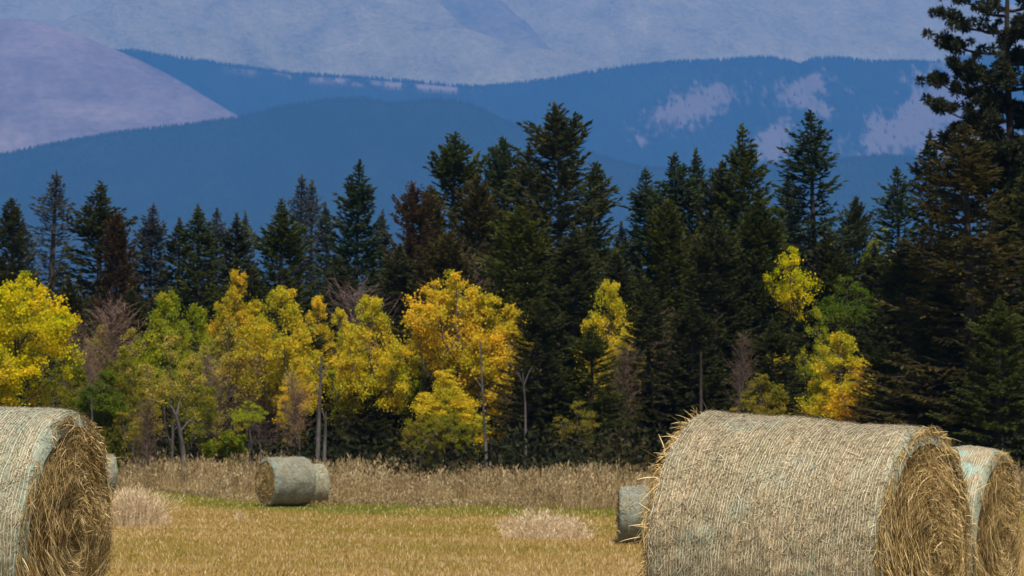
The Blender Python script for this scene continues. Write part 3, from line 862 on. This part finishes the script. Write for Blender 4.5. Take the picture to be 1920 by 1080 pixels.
ASPENS = [
    # px, ytop, Y, style, half width px, colour, label
    (26, 498, 127, 'multi', 122, 'bright', 'large brilliant yellow aspen at the left edge above the cut-off bale'),
    (-70, 560, 124, 'round', 90, 'yellow', 'yellow aspen mostly outside the left edge'),
    (78, 548, 140, 'top', 30, 'green', 'small dark green aspen top peeking over the brilliant yellow aspen at left'),
    (305, 522, 140, 'round', 66, 'lime', 'yellow green aspen with a pointed double top under the slender green spire'),
    (248, 600, 137, 'thin', 44, 'tan', 'thin tan aspen beside the pinkish leafless tree'),
    (440, 490, 146, 'tall', 48, 'gold', 'orange topped aspen, the highest yellow crown of the left half'),
    (424, 590, 137, 'loose', 62, 'tan', 'loose dull yellow aspen below the orange topped one'),
    (536, 512, 136, 'round', 84, 'yellow', 'light yellow aspen in front of the broad dark green spruce'),
    (592, 540, 143, 'tall', 44, 'gold', 'golden aspen touching the right side of the light yellow aspen'),
    (322, 612, 128, 'thin', 56, 'tan', 'tan leaved aspen with a forked white trunk standing near the tall grass'),
    (192, 682, 128, 'tall', 50, 'green', 'green leaved aspen right behind the cut-off left bale'),
    (236, 640, 134, 'loose', 44, 'olive', 'loose olive aspen above the green leaved one at left'),
    (360, 660, 131, 'loose', 54, 'olive', 'olive green aspen to the right of the white forked trunk'),
    (466, 742, 123, 'top', 29, 'lime', 'little lime yellow aspen with a bare stem left of the far bale'),
    (704, 530, 136, 'round', 72, 'yellow', 'rounded yellow aspen just left of centre with mauve twigs at its left'),
    (660, 620, 137, 'loose', 42, 'lime', 'loose yellow green aspen at the lower left of the rounded yellow aspen'),
    (868, 494, 137, 'multi', 116, 'gold', 'big golden orange aspen in the centre, the widest crown there'),
    (952, 494, 146, 'top', 34, 'yellow', 'yellow sprig of aspen rising at the upper right of the big golden aspen'),
    (950, 590, 140, 'thin', 54, 'dull', 'sparse brownish aspen on the right flank of the big golden aspen'),
    (838, 680, 129, 'tall', 58, 'yellow', 'yellow aspen at the foot of the big golden aspen'),
    (850, 760, 124, 'multi', 60, 'olive', 'low olive aspen touching the tall grass under the big golden aspen'),
    (790, 770, 125, 'loose', 40, 'dull', 'short ochre aspen left of the low olive one by the tall grass'),
    (1150, 500, 139, 'round', 62, 'yellow', 'yellow aspen standing alone among dark spruces right of centre'),
    (1150, 630, 138, 'thin', 48, 'tan', 'tan sparse aspen below the lone yellow aspen right of centre'),
    (1085, 740, 130, 'thin', 40, 'dull', 'faint ochre sapling in the shade above the middle of the tall grass'),
    (1478, 450, 146, 'top', 48, 'bright', 'bright yellow crown highest among the spruces of the right half'),
    (1560, 436, 150, 'top', 18, 'bright', 'tiny bright yellow tip beside the tall spruce with the long right arm'),
    (1588, 506, 143, 'top', 50, 'green', 'green pointed aspen right of the bright yellow crown'),
    (1578, 602, 133, 'round', 76, 'yellow', 'yellow aspen above the middle of the big front bale'),
    (1612, 680, 131, 'thin', 52, 'orange', 'ochre aspen low in front of the yellow one above the big front bale'),
    (1425, 690, 131, 'loose', 58, 'dull', 'olive yellow shrubby aspen low above the big front bale'),
    (1460, 610, 140, 'top', 20, 'yellow', 'small yellow leaf patch above the olive yellow shrubby aspen'),
    (1690, 690, 130, 'thin', 44, 'orange', 'small orange tinted sapling right of the ochre aspen'),
    (1655, 412, 160, 'top', 30, 'lime', 'faint yellow green aspen top against blue at the right, left of the spire'),
    (372, 548, 143, 'round', 54, 'lime', 'yellow green aspen filling in between the pointed double top and the orange topped aspen'),
    (484, 548, 142, 'tall', 44, 'yellow', 'slim yellow aspen between the orange topped and the light yellow aspen'),
    (640, 566, 142, 'loose', 50, 'yellow', 'loose yellow aspen at the foot of the mauve leafless tree left of centre'),
    (792, 566, 141, 'loose', 50, 'lime', 'yellow green aspen joining the rounded yellow one to the big golden one'),
    (955, 548, 143, 'loose', 58, 'gold', 'loose golden brown aspen at the upper right edge of the big golden aspen'),
    (192, 596, 142, 'loose', 46, 'tan', 'tan aspen at the left side of the pinkish leafless tree'),
    (120, 640, 134, 'loose', 46, 'olive', 'olive aspen at the right foot of the brilliant yellow aspen'),
    (265, 720, 127, 'loose', 44, 'dull', 'ochre brown aspen low beside the white forked trunk on its left'),
    (560, 660, 133, 'loose', 44, 'gold', 'low golden aspen above the far bale'),
    (1195, 560, 143, 'thin', 40, 'dull', 'faint dull yellow aspen right of the lone yellow aspen'),
    (1530, 560, 141, 'thin', 36, 'lime', 'thin yellow green aspen left of the green pointed one'),
    (2010, 560, 128, 'round', 60, 'yellow', 'yellow aspen outside the right edge'),
]
for (px, yt, Y, st, hw, colr, lab) in ASPENS:
    H = Z_at(yt, Y)
    want = hw / F * Y
    sxy = want / (ASP_R[st] * H / 10.) * 1.05
    c = np.array(LEAF[colr]) * random.uniform(.92, 1.08)
    plant('aspen_tree', ASP[st], px, yt + 8, Y, 10., sxy, c, lab, 'aspen', G_ASP)


def bush(px, ytop, pybase, hw, color, label, seed):
    Y = ZC * F / (pybase - HY)
    me = aspen_mesh(seed, H=10, R=5.2, base=.03, nclump=260, leaves=70, leaf=.55, gaps=.2, multi=3, lowfill=1, nlead=16)
    H = Z_at(ytop, Y); want = hw / F * Y
    plant('shrub', me, px, ytop, Y, 10., want / (5.2 * H / 10), color, label, 'shrub', None, names=('stem', 'foliage'))


bush(427, 806, 900, 46, (.21, .22, .018), 'rounded yellow green bush left of the far bale', 301)
bush(195, 800, 905, 34, (.14, .13, .02), 'dim olive bush peeking out beside the cut-off left bale', 302)


# leafless trees
def bare_mesh(seed, H=9., R=1.6, n=340):
    rs = np.random.default_rng(seed)
    tr, tw = MB(), MB()
    zz = np.linspace(0, H * .95, 9)
    p = np.stack([(fbm(zz * .3, zz * 0, seed, 2) - .5) * .8, (fbm(zz * .3, zz * 0 + 5, seed, 2) - .5) * .8, zz], 1); p[:, :2] -= p[0, :2]
    tr.tube(p, np.linspace(.085, .012, 9), 6)
    for k in range(n):
        t = rs.uniform(.18, 1); z = H * .93 * t
        b = np.array([np.interp(z, zz, p[:, 0]), np.interp(z, zz, p[:, 1]), z])
        L = R * (.35 + .75 * math.sin(math.pi * min(1, t * .9 + .05))) * rs.uniform(.4, 1.1); az = rs.uniform(0, 6.28); el = rs.uniform(.35, 1.1)
        d = np.array([math.cos(az) * math.cos(el), math.sin(az) * math.cos(el), math.sin(el)])
        s = np.linspace(0, 1, 5)[:, None]
        pts = b + d * L * s + rs.normal(0, .04, (5, 3)) * s + np.array([0, 0, .18 * L]) * s ** 2
        tone = rs.random()
        sd = unit(np.cross(d, rs.normal(0, 1, 3)))
        tw.ribbons(pts[None], sd[None, None], np.linspace(.022, .006, 5)[None], tone)
        m = 7
        q = rs.uniform(.25, 1, m); B = np.stack([np.interp(q, s[:, 0], pts[:, i]) for i in range(3)], 1)
        D = unit(d + rs.normal(0, .55, (m, 3))); l2 = L * rs.uniform(.15, .4, m)
        P = B[:, None] + D[:, None] * l2[:, None, None] * np.array([0, .5, 1.])[None, :, None]
        tw.ribbons(P, unit(np.cross(D, rs.normal(0, 1, (m, 3))))[:, None], np.array([.013, .010, .004])[None], np.clip(tone + rs.normal(0, .2, m), 0, 1))
    return tr.mesh('bare_trunk', M['bark_grey']), tw.mesh('bare_twigs', M['twig'])


BARE = [bare_mesh(401), bare_mesh(402, R=2.1), bare_mesh(403, R=1.3)]
MAUVE = (.14, .098, .085); PINK = (.185, .125, .09); BRN = (.12, .085, .06)
for (px, yt, Y, k, s, c, lab) in [
    (215, 556, 141, 1, 1.15, PINK, 'pinkish leafless tree left of the yellow green aspen'),
    (392, 660, 133, 0, 1.2, MAUVE, 'mauve leafless tree left of the little lime yellow aspen'),
    (430, 640, 138, 1, 1.1, MAUVE, 'mauve leafless tree directly behind the little lime yellow aspen'),
    (500, 650, 136, 1, 1.25, MAUVE, 'wide mauve leafless tree above the far bale'),
    (545, 690, 131, 0, 1.1, PINK, 'low pinkish leafless tree touching the dark spruce above the far bale'),
    (664, 524, 145, 1, 1.2, MAUVE, 'mauve leafless tree between the golden and the rounded yellow aspen'),
    (125, 600, 140, 0, 1.2, BRN, 'brown leafless tree right of the brilliant yellow aspen at left'),
    (160, 640, 136, 1, 1.0, MAUVE, 'dusky leafless tree above the cut-off left bale'),
    (985, 640, 134, 1, 1.0, BRN, 'brown leafless tree with a pale stem right of the big golden aspen'),
    (1165, 640, 134, 0, 1.1, BRN, 'dull leafless tree below the lone yellow aspen right of centre'),
    (1240, 560, 140, 2, 1.2, BRN, 'thin brown leafless tree left of the big front bale'),
    (1388, 610, 132, 2, .9, BRN, 'thin leafless tree with a grey stem above the big front bale'),
    (880, 470, 152, 1, 1.1, MAUVE, 'leafless tree in the shade above the big golden aspen'),
    (275, 740, 125, 0, 1.2, BRN, 'low brown leafless tree left of the white forked trunk'),
]:
    plant('bare_tree', BARE[k], px, yt, Y, 9., s, c, lab, 'leafless tree', 'leafless trees at the forest edge', names=('trunk', 'twigs'))


def pole_tree(kind, pts_px, Y, r0, label, cat, arms=(), bark='bark_pale'):
    """a slim stem traced by its own bends, standing at distance Y"""
    x0 = X_at(pts_px[-1][0], Y); z0 = float(ground_z(x0, Y)) - .05
    P = [(X_at(a, Y) - x0, .25 * math.sin(i * 1.7), Z_at(b, Y) - z0) for i, (a, b) in enumerate(pts_px[::-1])]
    P[0] = (0, 0, 0)
    mb = MB(); S = 14
    P = np.array(P); tt = np.linspace(0, 1, len(P)); ts = np.linspace(0, 1, S)
    Q = np.stack([np.interp(ts, tt, P[:, i]) for i in range(3)], 1)
    mb.tube(Q, np.linspace(r0, r0 * .45, S), 7)
    br = MB()
    for (h, dx, dz) in arms:
        b = np.array([np.interp(h, ts, Q[:, i]) for i in range(3)])
        br.tube(np.stack([b, b + np.array([dx * .5, .1, dz * .6]), b + np.array([dx, .2, dz])]), [r0 * .45, r0 * .3, r0 * .15], 5)
    e = empty(kind, (x0, Y, z0)); tag(e, label, cat)
    obj('trunk', mb.mesh('stem', M[bark], True), e)
    if arms: obj('branches', br.mesh('stem_branches', M[bark]), e)


pole_tree('dead_tree', [(330, 776), (336, 800), (343, 850), (343, 905)], 122, .12, 'forked white birch like stem rising from the tall grass at left', 'birch stem', [(.93, -.28, .5), (.93, .22, .9), (.6, .55, .6)])
pole_tree('dead_tree', [(604, 668), (600, 730), (597, 790), (594, 905)], 123, .10, 'long pale leaning stem just above the far bale', 'birch stem', [(.8, -.5, .6), (.75, .35, .7), (.6, -.3, .6)])
pole_tree('dead_tree', [(611, 772), (609, 820), (606, 905)], 121, .085, 'broken grey snag with two prongs beside the far bale', 'snag', [(.8, -.17, .5)], 'bark_grey')
pole_tree('dead_tree', [(464, 780), (470, 830), (476, 905)], 124, .07, 'short pale leaning stem left of the far bale', 'birch stem', [(.7, .3, .6)])
pole_tree('dead_tree', [(484, 800), (487, 840), (492, 905)], 126, .06, 'slim grey stem beside the short pale leaning one', 'birch stem')
pole_tree('dead_tree', [(901, 640), (905, 740), (910, 820), (914, 905)], 122, .07, 'slim pale stem at the right side of the low olive aspen', 'birch stem', [(.7, -.35, .5)])
pole_tree('dead_tree', [(980, 700), (985, 760), (986, 905)], 126, .06, 'thin forked grey stem in the shade right of the golden aspen', 'birch stem', [(.8, -.3, .6), (.8, .35, .8)], 'bark_grey')
pole_tree('dead_tree', [(1314, 660), (1315, 720), (1315, 905)], 124, .08, 'straight grey stem above the left end of the big front bale', 'tree stem', (), 'bark_dark')
pole_tree('dead_tree', [(1391, 630), (1388, 700), (1382, 905)], 122, .06, 'slim leaning grey stem left of the olive yellow shrubby aspen', 'tree stem', [(.85, .4, .6)], 'bark_dark')
pole_tree('dead_tree', [(172, 735), (171, 790), (170, 905)], 122, .06, 'short thin pale stem behind the top of the cut-off left bale', 'birch stem')


# deep shade behind the front rows: one mass of conifers nobody could count
def background_forest():
    rs = np.random.default_rng(9)
    tr, cr = MB(), MB()
    lim = lambda px: np.interp(px, [-300, 0, 250, 480, 640, 760, 850, 1120, 1180, 1300, 1560, 1640, 1760, 2300], [520, 500, 500, 480, 470, 440, 400, 400, 450, 380, 420, 470, 380, 330])
    for k in range(300):
        Y = rs.uniform(172, 235); px = rs.uniform(-420, 2340)
        x = X_at(px, Y); yt = lim(px) + rs.uniform(0, 110); H = Z_at(yt, Y); z0 = float(ground_z(x, Y))
        R = rs.uniform(1.5, 2.6)
        tr.tube([(x, Y, z0 - .1), (x, Y, z0 + H * .9)], [.2, .03], 5)
        n = 330
        t = rs.random(n) ** .8; az = rs.uniform(0, 6.28, n)
        r = R * (1 - t) ** .8 * rs.uniform(.15, .75, n)
        B = np.stack([x + np.cos(az) * r, Y + np.sin(az) * r, z0 + H * (.03 + .95 * t)], 1)
        D = unit(np.stack([np.cos(az), np.sin(az), rs.normal(-.1, .35, n) + .7 * t], 1))
        S = unit(np.cross(D, unit(rs.normal(0, 1, (n, 3)))))
        cr.kites(B, D, S, rs.uniform(.5, 1.1, n) * (1.15 - .6 * t), rs.uniform(.22, .42, n), rs.random(n))
    allm = MB(); allm.__dict__.update(cr.__dict__)
    o = obj('background_forest', cr.mesh('background_forest', M['far_conifer']))
    tag(o, 'dark mass of conifers in deep shade behind the front trees', 'forest', kind='stuff')
    t = obj('trunks', tr.mesh('background_trunks', M['bark_dark']), o); t['kind'] = 'stuff'


background_forest()


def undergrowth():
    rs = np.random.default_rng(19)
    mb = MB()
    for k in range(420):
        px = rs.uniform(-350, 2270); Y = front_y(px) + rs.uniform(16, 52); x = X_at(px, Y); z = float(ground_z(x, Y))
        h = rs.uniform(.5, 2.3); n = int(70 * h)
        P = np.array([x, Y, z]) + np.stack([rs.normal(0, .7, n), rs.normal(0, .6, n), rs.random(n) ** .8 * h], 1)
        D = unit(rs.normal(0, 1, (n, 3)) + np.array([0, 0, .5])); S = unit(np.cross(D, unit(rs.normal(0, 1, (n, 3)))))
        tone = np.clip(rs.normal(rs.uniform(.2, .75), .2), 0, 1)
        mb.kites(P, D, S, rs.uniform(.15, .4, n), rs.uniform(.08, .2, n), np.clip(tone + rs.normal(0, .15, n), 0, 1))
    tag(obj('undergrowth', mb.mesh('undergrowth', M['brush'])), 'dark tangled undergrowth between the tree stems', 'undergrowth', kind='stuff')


undergrowth()


# ------------------------------------------------------------------ hay bales
def mat_net(name, base_stops, cyan=(.24, .40, .35)):
    m, nt, out = new_mat(name)
    n1 = noise(nt, 5.0, 5, .65); n2 = noise(nt, 60, 4, .7, vec_scale=(1, .45, .45))
    c = ramp(nt, base_stops, n1)
    c = mix(nt, c, ramp(nt, [(.28, (.42, .38, .34)), (.5, (.95, .93, .9)), (.75, (1.35, 1.32, 1.25))], n2), 1.0, 'MULTIPLY')
    c = mix(nt, c, cyan, attr(nt, 'tint'))
    surf(nt, out, c, .85, .2, n2, .012, .9)
    return m


NET_A = [(.3, (.16, .155, .092)), (.5, (.27, .225, .128)), (.7, (.38, .285, .17))]
NET_G = [(.3, (.16, .185, .135)), (.5, (.245, .25, .175)), (.7, (.33, .29, .195))]
NET_D = [(.3, (.135, .155, .125)), (.5, (.175, .195, .155)), (.7, (.24, .24, .18))]
M['net_tan'] = mat_net('net_wrap_tan', NET_A)
M['net_green'] = mat_net('net_wrap_green', NET_G)
M['net_far'] = mat_net('net_wrap_far', NET_D, (.20, .33, .30))
M['gap_shade'] = mat_bark('straw_gap_shade', (.10, .062, .02), (.30, .20, .07), 14)  # base under the end straws; shade of the gaps painted into its colour
M['strand'] = mat_attr_ramp('net_strand', [(0, (.32, .36, .27)), (.5, (.50, .45, .31)), (1, (.66, .59, .44))])


def bale(px_end, py_end, Y_end, R, L, theta, tilt, label, seed, near=True, net='net_tan', sign=1, tints=(), face_n=9000, body_n=12000, rim=600, darkc=1.):
    """axis local +X points to the visible end; that end's centre is at (px_end, py_end, Y_end)"""
    rs = np.random.default_rng(seed)
    ex = np.array([X_at(px_end, Y_end), Y_end, Z_at(py_end, Y_end)])
    ax = np.array([math.cos(theta) * math.cos(tilt) * sign, -math.sin(theta) * math.cos(tilt), -math.sin(tilt)])
    ctr = ex - ax * L / 2
    e = empty('hay_bale', ctr)
    e.rotation_euler = Vector(ax).to_track_quat('X', 'Z').to_euler()
    tag(e, label, 'hay bale', 'round hay bales on the field')
    nx, na = (110, 220) if near else (30, 64)

    def rad(x, a):
        edge = np.clip((np.abs(x) - (L / 2 - .085)) / .085, 0, 1)
        r = R * (1 - .10 * (1 - np.sqrt(np.clip(1 - edge ** 2, 0, 1))) * 1.3)
        sag = 1 - .018 * smooth(.2, 1., -np.sin(a)) * 1.0
        n = (fbm(x * 2.2 + seed, a * 1.5, seed, 4) - .5) * .075 + (fbm(x * 14, a * 9, seed + 4, 3) - .5) * .020
        return r * sag + n
    xs = np.linspace(-L / 2, L / 2, nx); an = np.linspace(0, 2 * np.pi, na + 1)
    an_w = an.copy()
    Xg, Ag = np.meshgrid(xs, an, indexing='ij')
    Rg = rad(Xg, Ag); Rg[:, -1] = Rg[:, 0]
    V = np.stack([Xg, np.cos(Ag) * Rg, np.sin(Ag) * Rg], -1)
    band = smooth(L / 2 - .062, L / 2 - .040, Xg + (fbm(Ag * 3, Xg * 3, seed + 2, 3) - .5) * .07) * .38
    tint = band * smooth(.3, .6, fbm(Ag * 4, Xg * 6, seed + 21, 3) + .12)
    for (cx, ca, rx, ra, amt) in tints:
        g = 1 - np.sqrt(((Xg - cx) / rx) ** 2 + ((Ag - ca) / ra) ** 2)
        tint = np.maximum(tint, amt * smooth(0, .45, g + (fbm(Xg * 9, Ag * 7, seed + 8, 4) - .5) * 1.2))
    tint = np.maximum(tint, .26 * smooth(.56, .74, fbm(Xg * 3.0, Ag * 2.1, seed + 12, 4)))
    mb = MB()
    idx = np.arange(V[..., 0].size).reshape(Xg.shape)
    mb.add(V, quads=np.stack([idx[:-1, :-1], idx[1:, :-1], idx[1:, 1:], idx[:-1, 1:]], -1).reshape(-1, 4), tint=tint.ravel(), rnd=.5)
    wrap = obj('net_wrap', mb.mesh('net_wrap', M[net], True), e)

    def on_body(x, a, off):
        r = rad(x, a) + off
        return np.stack([x, np.cos(a) * r, np.sin(a) * r], -1)
    # thin strands of the net running round the bale
    if near:
        st = MB(); ns = 74; S = 150
        x0 = np.linspace(-L / 2 + .03, L / 2 - .03, ns)[:, None]
        a = np.linspace(0, 2 * np.pi, S)[None] + np.zeros((ns, 1))
        xx = np.clip(x0 + .010 * np.sin(a * 2 + x0 * 9) + (fbm(a * 7, x0 * 30 + a * 0, seed + 3, 2) - .5) * .022, -L / 2, L / 2)
        P = on_body(xx, a, .0045 + (fbm(a * 11, x0 * 19 + a * 0, seed + 6, 2) - .5) * .006)
        st.ribbons(P, np.array([1., 0, 0]), .0034, rs.random(ns) ** 1.0)
        obj('net_strands', st.mesh('net_strands', M['strand']), wrap)
        # straw poking through and lying under the net
        K = body_n
        x = rs.uniform(-L / 2, L / 2, K); a = rs.uniform(0, 2 * np.pi, K)
        ln = rs.gamma(2.0, .015, K) + .012; th = rs.normal(0, .8, K) + np.pi / 2
        s = np.linspace(-.5, .5, 4)[None]
        cu = rs.normal(0, .25, K)[:, None]
        xx = np.clip(x[:, None] + ln[:, None] * (np.cos(th)[:, None] * s + cu * s ** 2), -L / 2 - .02, L / 2 + .02); aa = a[:, None] + ln[:, None] * np.sin(th)[:, None] * s / R
        P = on_body(xx, aa, rs.uniform(.001, .008, K)[:, None] + np.abs(rs.normal(0, .006, K))[:, None] * (s + .5))
        side = np.stack([-np.sin(th), np.cos(th) * -np.sin(a), np.cos(th) * np.cos(a)], 1)
        sb = MB(); sb.ribbons(P, unit(side)[:, None], rs.uniform(.0018, .0036, K)[:, None], np.clip(rs.normal(.42, .24, K), 0, 1))
        tag(obj('straw_stubble', sb.mesh('straw_stubble', M['straw_pale']), wrap), kind='stuff')
    else:
        K = 1500; x = rs.uniform(-L / 2, L / 2, K); a = rs.uniform(0, 2 * np.pi, K); ln = rs.uniform(.04, .22, K); th = rs.normal(0, .7, K) + np.pi / 2
        s = np.linspace(-.5, .5, 3)[None]
        P = on_body(np.clip(x[:, None] + ln[:, None] * np.cos(th)[:, None] * s, -L / 2, L / 2), a[:, None] + ln[:, None] * np.sin(th)[:, None] * s / R, rs.uniform(.004, .02, K)[:, None] + .03 * (s + .5) * rs.random(K)[:, None])
        sb = MB(); sb.ribbons(P, unit(np.stack([-np.sin(th), np.cos(th) * -np.sin(a), np.cos(th) * np.cos(a)], 1))[:, None], rs.uniform(.006, .015, K)[:, None], np.clip(rs.normal(.40, .2, K), 0, 1))
        tag(obj('straw_stubble', sb.mesh('straw_stubble', M['straw_pale']), wrap), kind='stuff')
    # end faces with rolled straw
    for sgn in (1, -1):
        mb = MB()
        nr, nb = (34, 120) if near else (12, 40)
        rr = np.linspace(0.01, .985, nr)[:, None] * np.ones((1, nb)); aa = np.linspace(0, 2 * np.pi, nb, endpoint=False)[None] * np.ones((nr, 1))
        Rb = rad(np.full(aa.shape, sgn * (L / 2 - .02)), aa)
        def fx(rn, a):
            return sgn * (L / 2 - .03 + .05 * (1 - rn ** 2) - .045 * np.exp(-(rn / .12) ** 2) + (fbm(rn * 9, a * 3.0, seed + 31, 4) - .5) * .06 * (near + .4))
        V = np.stack([fx(rr, aa), np.cos(aa) * rr * Rb, np.sin(aa) * rr * Rb], -1)
        idx = np.arange(nr * nb).reshape(nr, nb); nxt = np.roll(idx, -1, 1)
        q = np.stack([idx[:-1], nxt[:-1], nxt[1:], idx[1:]], -1).reshape(-1, 4)
        mb.add(V, quads=q, rnd=.3)
        mb.add(V[0], tris=[(0, i, i + 1) for i in range(1, nb - 1)], rnd=.2)
        front = sgn == 1
        f = obj('end_face', mb.mesh('end_face', M['gap_shade'], True), e)
        K = (face_n if front else face_n // 3) if near else 420
        rn = rs.random(K) ** .58; a0 = rs.uniform(0, 2 * np.pi, K)
        ln = np.clip(rs.gamma(2.2, .062, K), .03, .40); ln = np.minimum(ln, 2.6 * rn * R + .05)
        S = 6; s = np.linspace(-.5, .5, S)[None]
        drift = rs.normal(.02, .22, K)[:, None]; bow = rs.normal(0, .16, K)[:, None]
        rp = np.clip(rn[:, None] + (drift * s + bow * (s ** 2 - .08)) * ln[:, None] / R * 1.6, .01, 1.03)
        ap = a0[:, None] + s * ln[:, None] / np.maximum(rn[:, None] * R, .07) * np.where(rs.random(K) < .93, 1, .25)[:, None]
        lift = np.abs(rs.normal(0, .014, K))[:, None] + .003 + np.clip(rs.normal(0, .05, K), -.02, .13)[:, None] * np.clip(s + .25, 0, 1) ** 1.5
        if not near: lift = lift * 1.5
        xp = fx(np.clip(rp, 0, 1), ap) + sgn * lift
        Rm = R * .985
        P = np.stack([xp, np.cos(ap) * rp * Rm, np.sin(ap) * rp * Rm], -1)
        # straws droop a little under their own weight
        P[..., 2] -= np.clip(lift - .02, 0, 1) * .8
        mixr = rs.uniform(-.6, .9, K)[:, None]
        rad_d = np.stack([np.zeros_like(ap), np.cos(ap), np.sin(ap)], -1)
        side = unit(rad_d + mixr[..., None] * np.array([sgn, 0, 0.]))
        wdt = rs.uniform(.0024, .0052, K) * (1 if near else 3.2)
        tone = np.clip(rs.normal(.47, .25, K) + .22 * (vnoise(rn * 9, a0 * 2.2, seed + 41) - .5) * 2, 0, 1)
        sb = MB(); sb.ribbons(P, side, wdt[:, None] * np.array([.7, 1, 1, 1, .8, .4])[None], tone)
        tag(obj('rolled_straw', sb.mesh('rolled_straw', M['straw']), f), kind='stuff')
        # shaggy fringe round the rim
        if near:
            K = rim if front else rim + 1700
            a = rs.uniform(0, 2 * np.pi, K)
            b = np.stack([sgn * (L / 2 - rs.uniform(0, .09, K)), np.cos(a) * (R - .035), np.sin(a) * (R - .035)], 1)
            tang = np.stack([np.zeros(K), -np.sin(a), np.cos(a)], 1); radd = np.stack([np.zeros(K), np.cos(a), np.sin(a)], 1)
            d = unit(tang * rs.normal(.4, .9, K)[:, None] + radd * rs.uniform(.02, .55, K)[:, None] * (1 if front else 1.25) + np.array([sgn, 0, 0.]) * rs.uniform(.05, 1.0, K)[:, None])
            l2 = np.clip(rs.gamma(2.0, .020 if front else .027, K), .012, .2)
            s = np.linspace(0, 1, 5)[None, :, None]
            P = b[:, None] + d[:, None] * l2[:, None, None] * s - np.array([0, 0, 1.]) * (l2[:, None, None] * rs.uniform(0, .35, K)[:, None, None] * s ** 2)
            side = unit(np.cross(d, unit(rs.normal(0, 1, (K, 3)))))
            sb = MB(); sb.ribbons(P, side[:, None], rs.uniform(.0028, .0058, K)[:, None] * np.array([1, 1, .9, .7, .3])[None], np.clip(rs.normal(.66, .22, K), 0, 1))
            tag(obj('loose_straw', sb.mesh('loose_straw', M['straw']), f), kind='stuff')
    return e, wrap, ctr


R1 = .785
bale(1736, 1048, 18.2, R1, 1.50, math.radians(28.5), math.radians(2.9), 'largest hay bale, in the right foreground, with tan net and shaggy left rim', 1,
     tints=[(.27, 1.25, .13, .14, .75), (.45, 1.45, .16, .10, .4)], face_n=15000, body_n=26000, rim=1000)
bale(128, 1008, 19.2, R1, 1.50, math.radians(12.5), math.radians(5.0), 'big hay bale cut off by the left edge of the photo, net greenish', 2, net='net_green',
     tints=[(.30, 1.30, .55, .06, .85), (.5, .8, .3, .14, .6)], face_n=15000, body_n=17000, rim=600)
b3, w3, c3 = bale(1872, 1014, 26.5, .78, 1.5, math.radians(24.5), math.radians(3.2), 'half hidden hay bale right behind the largest one, with torn turquoise net', 3, net='net_tan',
     tints=[(.52, 2.25, .22, .13, .95), (.42, 1.95, .20, .10, .6)], face_n=8000, body_n=7000, rim=400)
bale(497, 904, 103.6, .825, 1.55, math.radians(32), 0, 'far hay bale by the tall grass, straw end facing left', 4, near=False, net='net_far', sign=-1)
bale(606, 911, 106.5, .76, 1.45, math.radians(-24), 0, 'hay bale almost hidden behind the right end of the far bale', 5, near=False, net='net_green')
bale(214, 889, 116.3, .76, 1.4, math.radians(-18), 0, 'hay bale sliver showing behind the right side of the cut-off left bale', 6, near=False, net='net_far')
bale(1160, 967, 80.6, .77, 1.5, math.radians(0), 0, 'mid field hay bale with grey net peeking out left of the largest bale', 7, near=False, net='net_far', sign=-1)

# ------------------------------------------------------------------ render settings
scene.render.engine = 'CYCLES'
cy = scene.cycles
cy.use_denoising = True
cy.max_bounces = 5; cy.diffuse_bounces = 3; cy.transmission_bounces = 3; cy.transparent_max_bounces = 4; cy.volume_bounces = 1
cy.sample_clamp_indirect = 4
cy.volume_step_rate = 1.0
